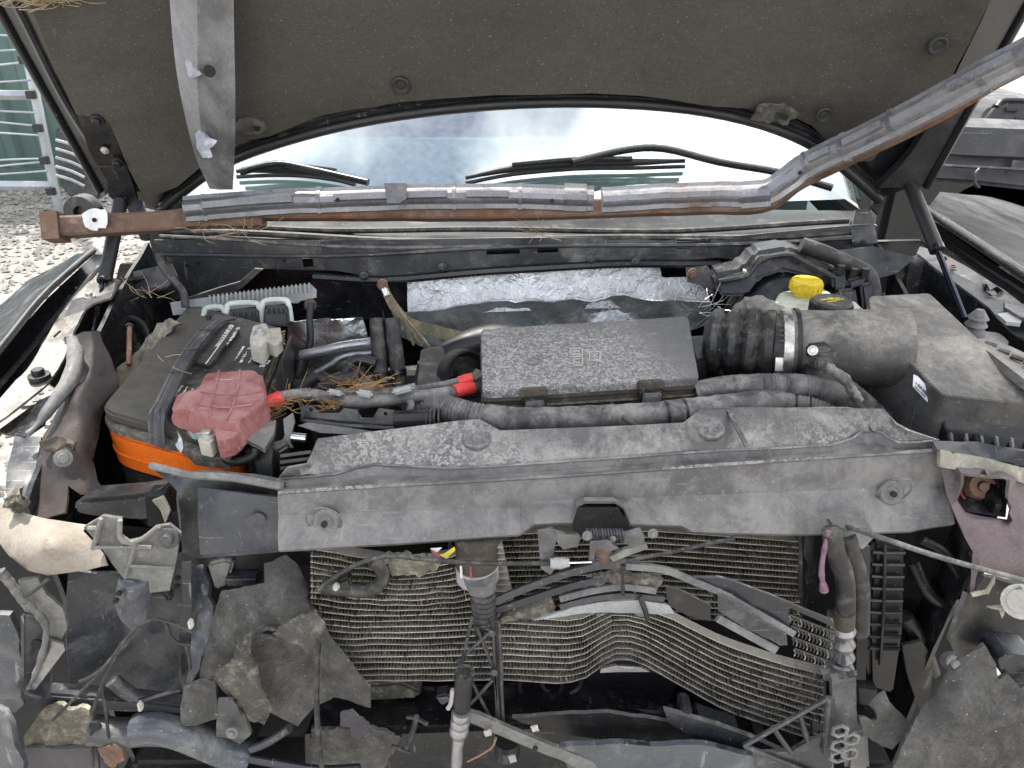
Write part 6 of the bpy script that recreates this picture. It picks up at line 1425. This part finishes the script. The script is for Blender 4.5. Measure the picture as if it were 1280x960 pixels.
for a, b_ in (((126, 648), (116, 686)), ((116, 684), (190, 684)), ((170, 678), (157, 722)), ((162, 707), (216, 710)), ((110, 660), (122, 660))): tube('rib', Y(.694, a, b_), .0026, 'grey_bracket', gb, 5, 1)
tube('rim', Y(.694, (150, 650), (150, 672), (162, 678), (180, 672), (198, 658)), .003, 'grey_bracket', gb, 6, 3)
bolt(Y(.690, (211, 673)), (0, -1, .3), .0125, 'grey_steel', gb)
hlw = panel('headlight_shell', [Y(y_, (u, v)) for u, v, y_ in ((-20, 622, .76), (0, 628, .76), (26, 640, .75), (60, 648, .74), (108, 656, .73), (104, 664, .72), (130, 692, .70), (134, 706, .69), (112, 712, .685), (60, 720, .68), (34, 714, .68), (10, 694, .70), (-20, 650, .74))], .004, 'cream', None, ctrl=Y(.675, (60, 680)), res=8, amp=.001, fr=10)
tag(hlw, 'broken cream headlight shell at the left edge beside the ribbed bracket', 'headlight shell')
o = panel('fuzzy_scrap', Y(.74, (4, 630), (10, 620), (24, 618), (30, 628), (24, 640), (10, 640)), .012, 'crud', None, res=3, amp=.008, fr=110, rag=.003); tag(o, 'ragged tan foam scrap on top of the cream headlight shell', 'foam scrap')
bl = thing('fender_liner', 'torn dark brown plastic liner folded up left of the battery', 'liner')
panel('liner_sheet', [T(t_, (u, v)) for u, v, t_ in ((90, 420, 1.20), (104, 414, 1.20), (122, 413, 1.20), (128, 426, 1.20), (140, 450, 1.18), (152, 470, 1.17), (146, 492, 1.14), (126, 512, 1.11), (120, 540, 1.09), (116, 575, 1.06), (122, 600, 1.04), (130, 612, 1.03), (100, 618, 1.02), (84, 606, 1.02), (80, 640, 1.0), (40, 652, 1.0), (36, 620, 1.02), (44, 580, 1.05), (48, 545, 1.08), (62, 520, 1.11), (86, 490, 1.14), (94, 462, 1.16))], .004, 'brown_liner', bl, ctrl=[T(1.06, (100, 500)), T(1.02, (80, 560))], res=8, amp=.006, fr=16)
tube('rolled_edge', T(1.1, (90, 424, 1.17), (94, 445, 1.15), (88, 474, 1.12), (70, 500, 1.09), (46, 532, 1.06), (34, 543, 1.05)), lambda s: .004 + .008 * math.sin(math.pi * min(s * 1.2 + .1, 1)) ** .5 + .002 * noise.noise(Vector((s * 9, 4, 1))), 'roll_edge', bl, 10)
bolt(T(.995, (79, 573)), facing(T(1, (79, 573))), .0115, 'grey_bracket', bl, 'push_rivet')
panel('crumbled_patch', T(1.03, (50, 552), (70, 545), (95, 552), (92, 562), (66, 566), (52, 562)), .004, 'grime', bl, res=4, amp=.005, fr=90, rag=.0015)
o = panel('grey_liner_strip', [T(t_, (u, v)) for u, v, t_ in ((34, 544, 1.08), (52, 546, 1.08), (44, 590, 1.04), (40, 640, 1.0), (16, 636, 1.0), (6, 620, 1.01), (10, 580, 1.05), (18, 540, 1.09))], .004, 'grey_steel', None, res=8, amp=.003); tag(o, 'smooth grey-green liner strip at the far left below the fender rail', 'liner strip')
o = panel('fender_corner', [T(t_, (u, v)) for u, v, t_ in ((-20, 560, 1.1), (0, 536, 1.12), (50, 500, 1.14), (66, 492, 1.14), (54, 530, 1.10), (30, 546, 1.08), (0, 540, 1.1))], .004, 'black_metal', tk, res=9)
dl = thing('wheel_arch_panel', 'dark bluish bent inner wheel arch panel at the lower left', 'panel')
panel('main_sheet', [Y(y_, (u, v)) for u, v, y_ in ((84, 716, .76), (150, 720, .77), (240, 690, .80), (246, 770, .82), (240, 860, .84), (200, 890, .80), (90, 880, .76), (82, 800, .75))], .004, 'blue_grey', dl, ctrl=Y(.79, (160, 760), (150, 820)), res=12, amp=.010, fr=10)
panel('curved_tab', Y(.735, (146, 724), (184, 726), (190, 742), (182, 770), (168, 790), (150, 772), (142, 752)), .004, 'blue_grey', dl, ctrl=Y(.72, (160, 745)), res=7, amp=.005)
for u, v in ((150, 740), (146, 749), (223, 721), (222, 731)): 
    p = Y(.722 if u < 200 else .78, (u, v)); tube('hole', [p, p + Vector((0, -.004, 0))], .0035, 'dark', dl, 8, 1)
slab('pale_boss', Y(.765, (186, 742), (204, 740), (214, 752), (206, 762), (190, 758)), Vector((0, .02, 0)), 'grey_steel', dl, .004)
panel('side_edge', Y(.76, (226, 706), (238, 704), (240, 760), (236, 820), (228, 870), (224, 800), (228, 750)), .004, 'blue_black', dl, res=8, amp=.003)
dk = panel('void_shade_sheet', Y(.90, (-40, 640), (400, 690), (400, 1000), (-60, 1000)), .01, 'dark', tk, res=30)  # dark sheet put in to keep the left void black
lm3 = thing('corner_bracket', 'grey bent metal corner bracket with torn wires at the far left', 'bracket')
panel('upper_plate', Y(.69, (22, 726), (46, 724), (58, 744), (80, 758), (84, 786), (76, 800), (62, 796), (50, 770), (38, 752), (28, 740)), .004, 'grey_bracket', lm3, res=7, amp=.004, fr=22)
panel('lower_blade', Y(.685, (62, 800), (80, 804), (82, 812), (44, 862), (38, 860), (50, 828)), .003, 'alloy', lm3, res=6, amp=.002)
tube('torn_bundle', Y(.68, (0, 714), (14, 730), (30, 752), (48, 768), (58, 786), (52, 822), (36, 860)), lambda s: .0062 - .003 * s + .003 * noise.noise(Vector((s * 14, 0, 1))), 'loom', lm3, 9)
panel('dark_backing', Y(.70, (28, 770), (62, 775), (64, 870), (34, 876), (27, 840)), .005, 'blue_black', lm3, res=9, amp=.004); p = Y(.692, (48, 804)); tube('hole', [p, p + Vector((0, -.003, 0))], .008, 'dark', lm3, 10, 1)
panel('edge_strip', Y(.684, (26, 770), (30, 770), (30, 868), (50, 874), (46, 880), (26, 874)), .004, 'grey_steel', lm3, res=8)
o = panel('fender_edge', Y(.70, (-20, 770), (10, 772), (24, 800), (28, 840), (30, 880), (20, 890), (-20, 880)), .008, 'blue_grey', None, res=9, amp=.006); tag(o, 'dusty bluish fender fragment at the left edge low down', 'fender fragment')
o = panel('fender_edge', [Y(y_, (u, v)) for u, v, y_ in ((-20, 880, .66), (4, 890, .65), (14, 906, .645), (18, 930, .64), (30, 950, .64), (28, 990, .63), (-20, 990, .64))], .008, 'blue_grey', None, res=9, amp=.003); tag(o, 'smooth rounded grey-blue fragment in the bottom left corner', 'fender fragment')
lc = thing('lower_left_member', 'dirty lower frame member with a pipe at the bottom left', 'frame member')
slab('rail', Y(.70, (40, 868), (60, 868), (170, 876), (230, 884), (230, 894), (160, 892), (50, 886)), Vector((0, .03, -.01)), 'grey_steel', lc, .004)
panel('muddy_plate', Y(.685, (56, 884), (112, 886), (118, 932), (110, 940), (34, 938), (30, 920)), .006, 'mud', lc, res=6, amp=.006, fr=50)
panel('lower_plate', Y(.68, (30, 936), (120, 936), (125, 990), (30, 990)), .006, 'purple_grey', lc, res=12, amp=.003)
tube('pipe', Y(.69, (116, 912), (150, 916), (190, 914), (220, 918), (260, 934), (308, 948)), lambda s: .020 - .002 * s, 'grey_steel', lc, 16)
tube('pipe_sleeve', Y(.688, (170, 912), (200, 910), (240, 922), (276, 938), (312, 948)), .021, 'blue_grey', lc, 16)
tube('cross_pipe', Y(.71, (140, 850), (160, 866), (182, 880)), .010, 'grey_steel', lc, 10)
p = Y(.665, (120, 906)); tube('hole', [p, p + Vector((0, -.003, 0))], .008, 'dark', lc, 10, 1)
o = panel('rusty_scrap', Y(.67, (120, 936), (140, 930), (154, 934), (156, 948), (140, 962), (130, 956)), .004, 'rusty', None, res=5, amp=.004, rag=.002); tag(o, 'small rust-brown scrap hanging at the bottom left', 'scrap')
wr = thing('torn_wire_bundle', 'bundle of torn thin black wires hanging at lower left', 'wire bundle')
for pts in ([(240, 790), (222, 782), (196, 774), (176, 782), (160, 796), (140, 822), (118, 848), (86, 880), (66, 900)], [(238, 806), (224, 804), (214, 796), (206, 778), (194, 774), (180, 782), (150, 814), (120, 842), (100, 852)], [(176, 784), (150, 812), (138, 834), (130, 850), (118, 884), (114, 920), (116, 958)], [(138, 834), (128, 856), (132, 884), (136, 920), (148, 970)], [(170, 880), (190, 872), (226, 862)], [(232, 806), (236, 820), (238, 836)], [(30, 746), (44, 738), (60, 724)]):
    tube('wire', Y(.675, *pts), .0022, 'rubber', wr, 6)
for u, v in ((236, 783), (173, 886)): slab('white_plug', Y(.668, (u - 3, v - 5), (u + 3, v - 6), (u + 5, v + 4), (u - 1, v + 6)), Vector((0, .008, 0)), 'cream_pale', wr, .002)
# big torn felt, left centre
fl2 = panel('torn_felt', [Y(y_, (u, v)) for u, v, y_ in ((278, 738, .73), (300, 735, .73), (330, 728, .74), (330, 706, .75), (358, 694, .76), (372, 706, .76), (382, 724, .75), (398, 762, .73), (410, 790, .72), (440, 828, .71), (462, 860, .70), (464, 886, .70), (440, 878, .70), (418, 872, .70), (392, 884, .70), (372, 908, .69), (352, 898, .69), (338, 890, .69), (330, 906, .69), (306, 896, .68), (286, 872, .68), (266, 848, .69), (250, 852, .71), (252, 830, .71), (264, 780, .72))], .005, 'felt', None, holes=[Y(.70, (325, 790), (334, 784), (350, 788), (346, 800), (330, 796))], ctrl=[*Y(.695, (318, 800), (308, 850)), *Y(.715, (350, 810), (360, 850)), *Y(.70, (420, 830), (390, 760))], res=8, amp=.0028, fr=12, rag=.0015)
tag(fl2, 'large torn dark felt splash shield in front of the radiator, left of centre', 'felt shield')
o = panel('felt_flap', [Y(y_, (u, v)) for u, v, y_ in ((268, 840, .675), (288, 828, .67), (300, 800, .665), (316, 788, .665), (312, 820, .66), (322, 850, .66), (340, 882, .665), (336, 898, .67), (310, 904, .675), (296, 880, .67))], .004, 'felt_dirt', None, res=4, amp=.003, fr=24, rag=.003, smooth=80); tag(o, 'curled tan-dusted felt flap folded over the left felt shield', 'felt flap')
o = panel('felt_flap', [Y(y_, (u, v)) for u, v, y_ in ((340, 792, .68), (362, 776, .68), (396, 764, .685), (408, 784, .68), (398, 798, .675), (388, 816, .67), (370, 808, .67), (356, 800, .675))], .005, 'felt_dirt', None, res=4, amp=.003, fr=26, rag=.004, smooth=80); tag(o, 'upper ragged felt flap with frayed right edge on the felt shield', 'felt flap')
o = panel('side_deflector', [Y(y_, (u, v)) for u, v, y_ in ((238, 706, .80), (256, 704, .79), (262, 730, .78), (268, 760, .76), (262, 790, .74), (250, 836, .72), (238, 858, .72), (230, 896, .71), (224, 900, .71), (228, 860, .72), (240, 820, .74), (246, 780, .76), (240, 740, .78))], .006, 'blue_grey', None, res=7, amp=.008, fr=24); tag(o, 'crumpled grey metal deflector edge left of the felt shield', 'deflector')
o = panel('lower_flap', [Y(y_, (u, v)) for u, v, y_ in ((228, 858, .70), (250, 850, .695), (268, 852, .69), (272, 898, .68), (240, 906, .68), (226, 908, .685), (224, 884, .69))], .005, 'felt', None, res=7, amp=.004); tag(o, 'small dusty flap below the deflector at lower left', 'flap')
o = thing('mount_tab', 'grey metal mounting tab with bolt below the felt shield', 'mounting tab'); panel('tab', Y(.67, (272, 876), (292, 874), (306, 900), (314, 918), (300, 930), (286, 924), (270, 922)), .005, 'grey_steel', o, res=6, amp=.003); bolt(Y(.662, (290, 916)), (0, -1, .3), .008, 'grey_bracket', o)
o = tube('hanging_wire', Y(.665, (398, 802), (396, 840), (396, 880), (398, 920), (404, 975)), .0036, 'rubber', None, 7); tag(o, 'single grey wire hanging straight down over the felt shield', 'wire')
o = tube('pale_link', Y(.68, (314, 936), (330, 930), (350, 918), (362, 910)), .006, 'grey_steel', None, 8); tag(o, 'short grey link rod at the bottom left of centre', 'rod')
o = tube('blue_pipe', Y(.675, (312, 948), (350, 955), (400, 962), (450, 960)), .006, 'blue_black', None, 8); tag(o, 'thin blue-black pipe along the bottom edge left of centre', 'pipe')
o = panel('broken_trim', Y(.69, (424, 892), (440, 888), (462, 906), (450, 922), (440, 920), (438, 908), (426, 906)), .003, 'purple_grey', None, res=5, amp=.003, rag=.002); tag(o, 'small broken dark trim piece below the felt shield tip', 'trim piece')
slab('void_strut', Y(.78, (258, 706), (280, 700), (292, 704), (284, 732), (268, 740)), Vector((0, .03, 0)), 'grey_bracket', tk, .004)
slab('blue_tab', Y(.775, (280, 722), (322, 722), (324, 734), (282, 734)), Vector((0, .02, 0)), 'blue_black', tk, .003)
slab('tan_bracket', Y(.80, (444, 858), (500, 854), (528, 866), (520, 874), (450, 878)), Vector((0, .03, 0)), 'felt_dirt', tk, .004)
slab('small_socket', Y(.74, (544, 872), (560, 868), (566, 876), (552, 884)), Vector((0, .02, 0)), 'grey_steel', tk, .003)

# ---------------------------------------------------------------- dry grass and needles
def straws(name, c, n, spread, ln, mt, label, seed, up=.3):
    r_ = random.Random(seed); mb = MB()
    for i in range(n):
        p = c + Vector((r_.uniform(-1, 1) * spread[0], r_.uniform(-1, 1) * spread[1], r_.uniform(0, 1) * spread[2]))
        d = Vector((r_.uniform(-1, 1), r_.uniform(-.6, .4), r_.uniform(-.5, .9) * up + .1)).normalized() * ln * r_.uniform(.5, 1.1)
        md_ = p + d * .5 + Vector((r_.uniform(-1, 1), r_.uniform(-1, 1), r_.uniform(-1, 1))) * ln * .12
        mb.tube([p, md_, p + d], .0005 * r_.uniform(.8, 1.3), 3, 2)
    o = mb.build(name, mt, None, 0); tag(o, label, 'dry grass', kind='stuff')
straws('pine_needles', T(1.385, (672, 292)), 12, (.012, .01, .004), .05, 'straw', 'small tuft of brown pine needles hanging below the beam centre', 1, .8)
straws('pine_needles', T(1.38, (280, 290)), 26, (.06, .012, .006), .05, 'straw_pale', 'pale dry grass caught under the left end of the beam', 2, .5)
straws('pine_needles', T(1.09, (352, 508)), 60, (.022, .02, .012), .045, 'straw', 'clump of pine needles by the red cable sleeve', 3)
straws('pine_needles', T(1.07, (416, 508)), 26, (.008, .01, .004), .022, 'straw', 'tiny tuft of needles on the black wiring rail', 4)
straws('pine_needles', T(1.1, (452, 484)), 50, (.022, .015, .008), .045, 'straw', 'brown needles piled on the cable connectors', 5)
straws('pine_needles', T(1.42, (188, 372)), 10, (.02, .01, .004), .06, 'straw_pale', 'few pale straws at the left hinge gusset', 6, .8)
straws('pine_needles', T(1.36, (884, 388)), 22, (.02, .02, .01), .05, 'alloy', 'frayed silvery fibres at the right edge of the foil shield', 7, .9)
straws('dry_grass', HP(58, 4, .03), 260, (.045, .02, .02), .05, 'straw_pale', 'tan tuft of dry nest material on the hood pad corner, top left', 8, .6)
straws('dry_grass', T(1.10, (225, 450)), 4, (.10, .06, .0), .035, 'straw_pale', 'few single straws lying on the battery lid', 12, .05)
straws('dry_grass', Y(.72, (600, 760)), 12, (.2, .01, .03), .02, 'straw_pale', 'scattered straw bits caught on the condenser', 10, .6)
GROUPS = {'heater_hose': 'heater hoses at the firewall', 'refrigerant_pipe': 'silvery refrigerant pipes', 'battery_terminal': 'battery terminals', 'bent_strip': 'bent strips across the condenser', 'crushed_fins': 'clumps of crushed fins', 'broken_plate': 'broken plates over the condenser', 'latch_cable': 'latch cables', 'felt_flap': 'felt flaps on the left shield', 'fender_edge': 'fender fragments at the left edge', 'pine_needles': 'tufts of dry needles', 'dry_grass': 'tufts of dry grass', 'plastic_chip': 'loose chips at the bottom centre', 'cross_tie': 'thin ties over the condenser', 'refrigerant_hose': 'hoses beside the radiator'}
for o in C.objects:
    if o.parent is None and o.name.split('.')[0] in GROUPS: o['group'] = GROUPS[o.name.split('.')[0]]
finalize()
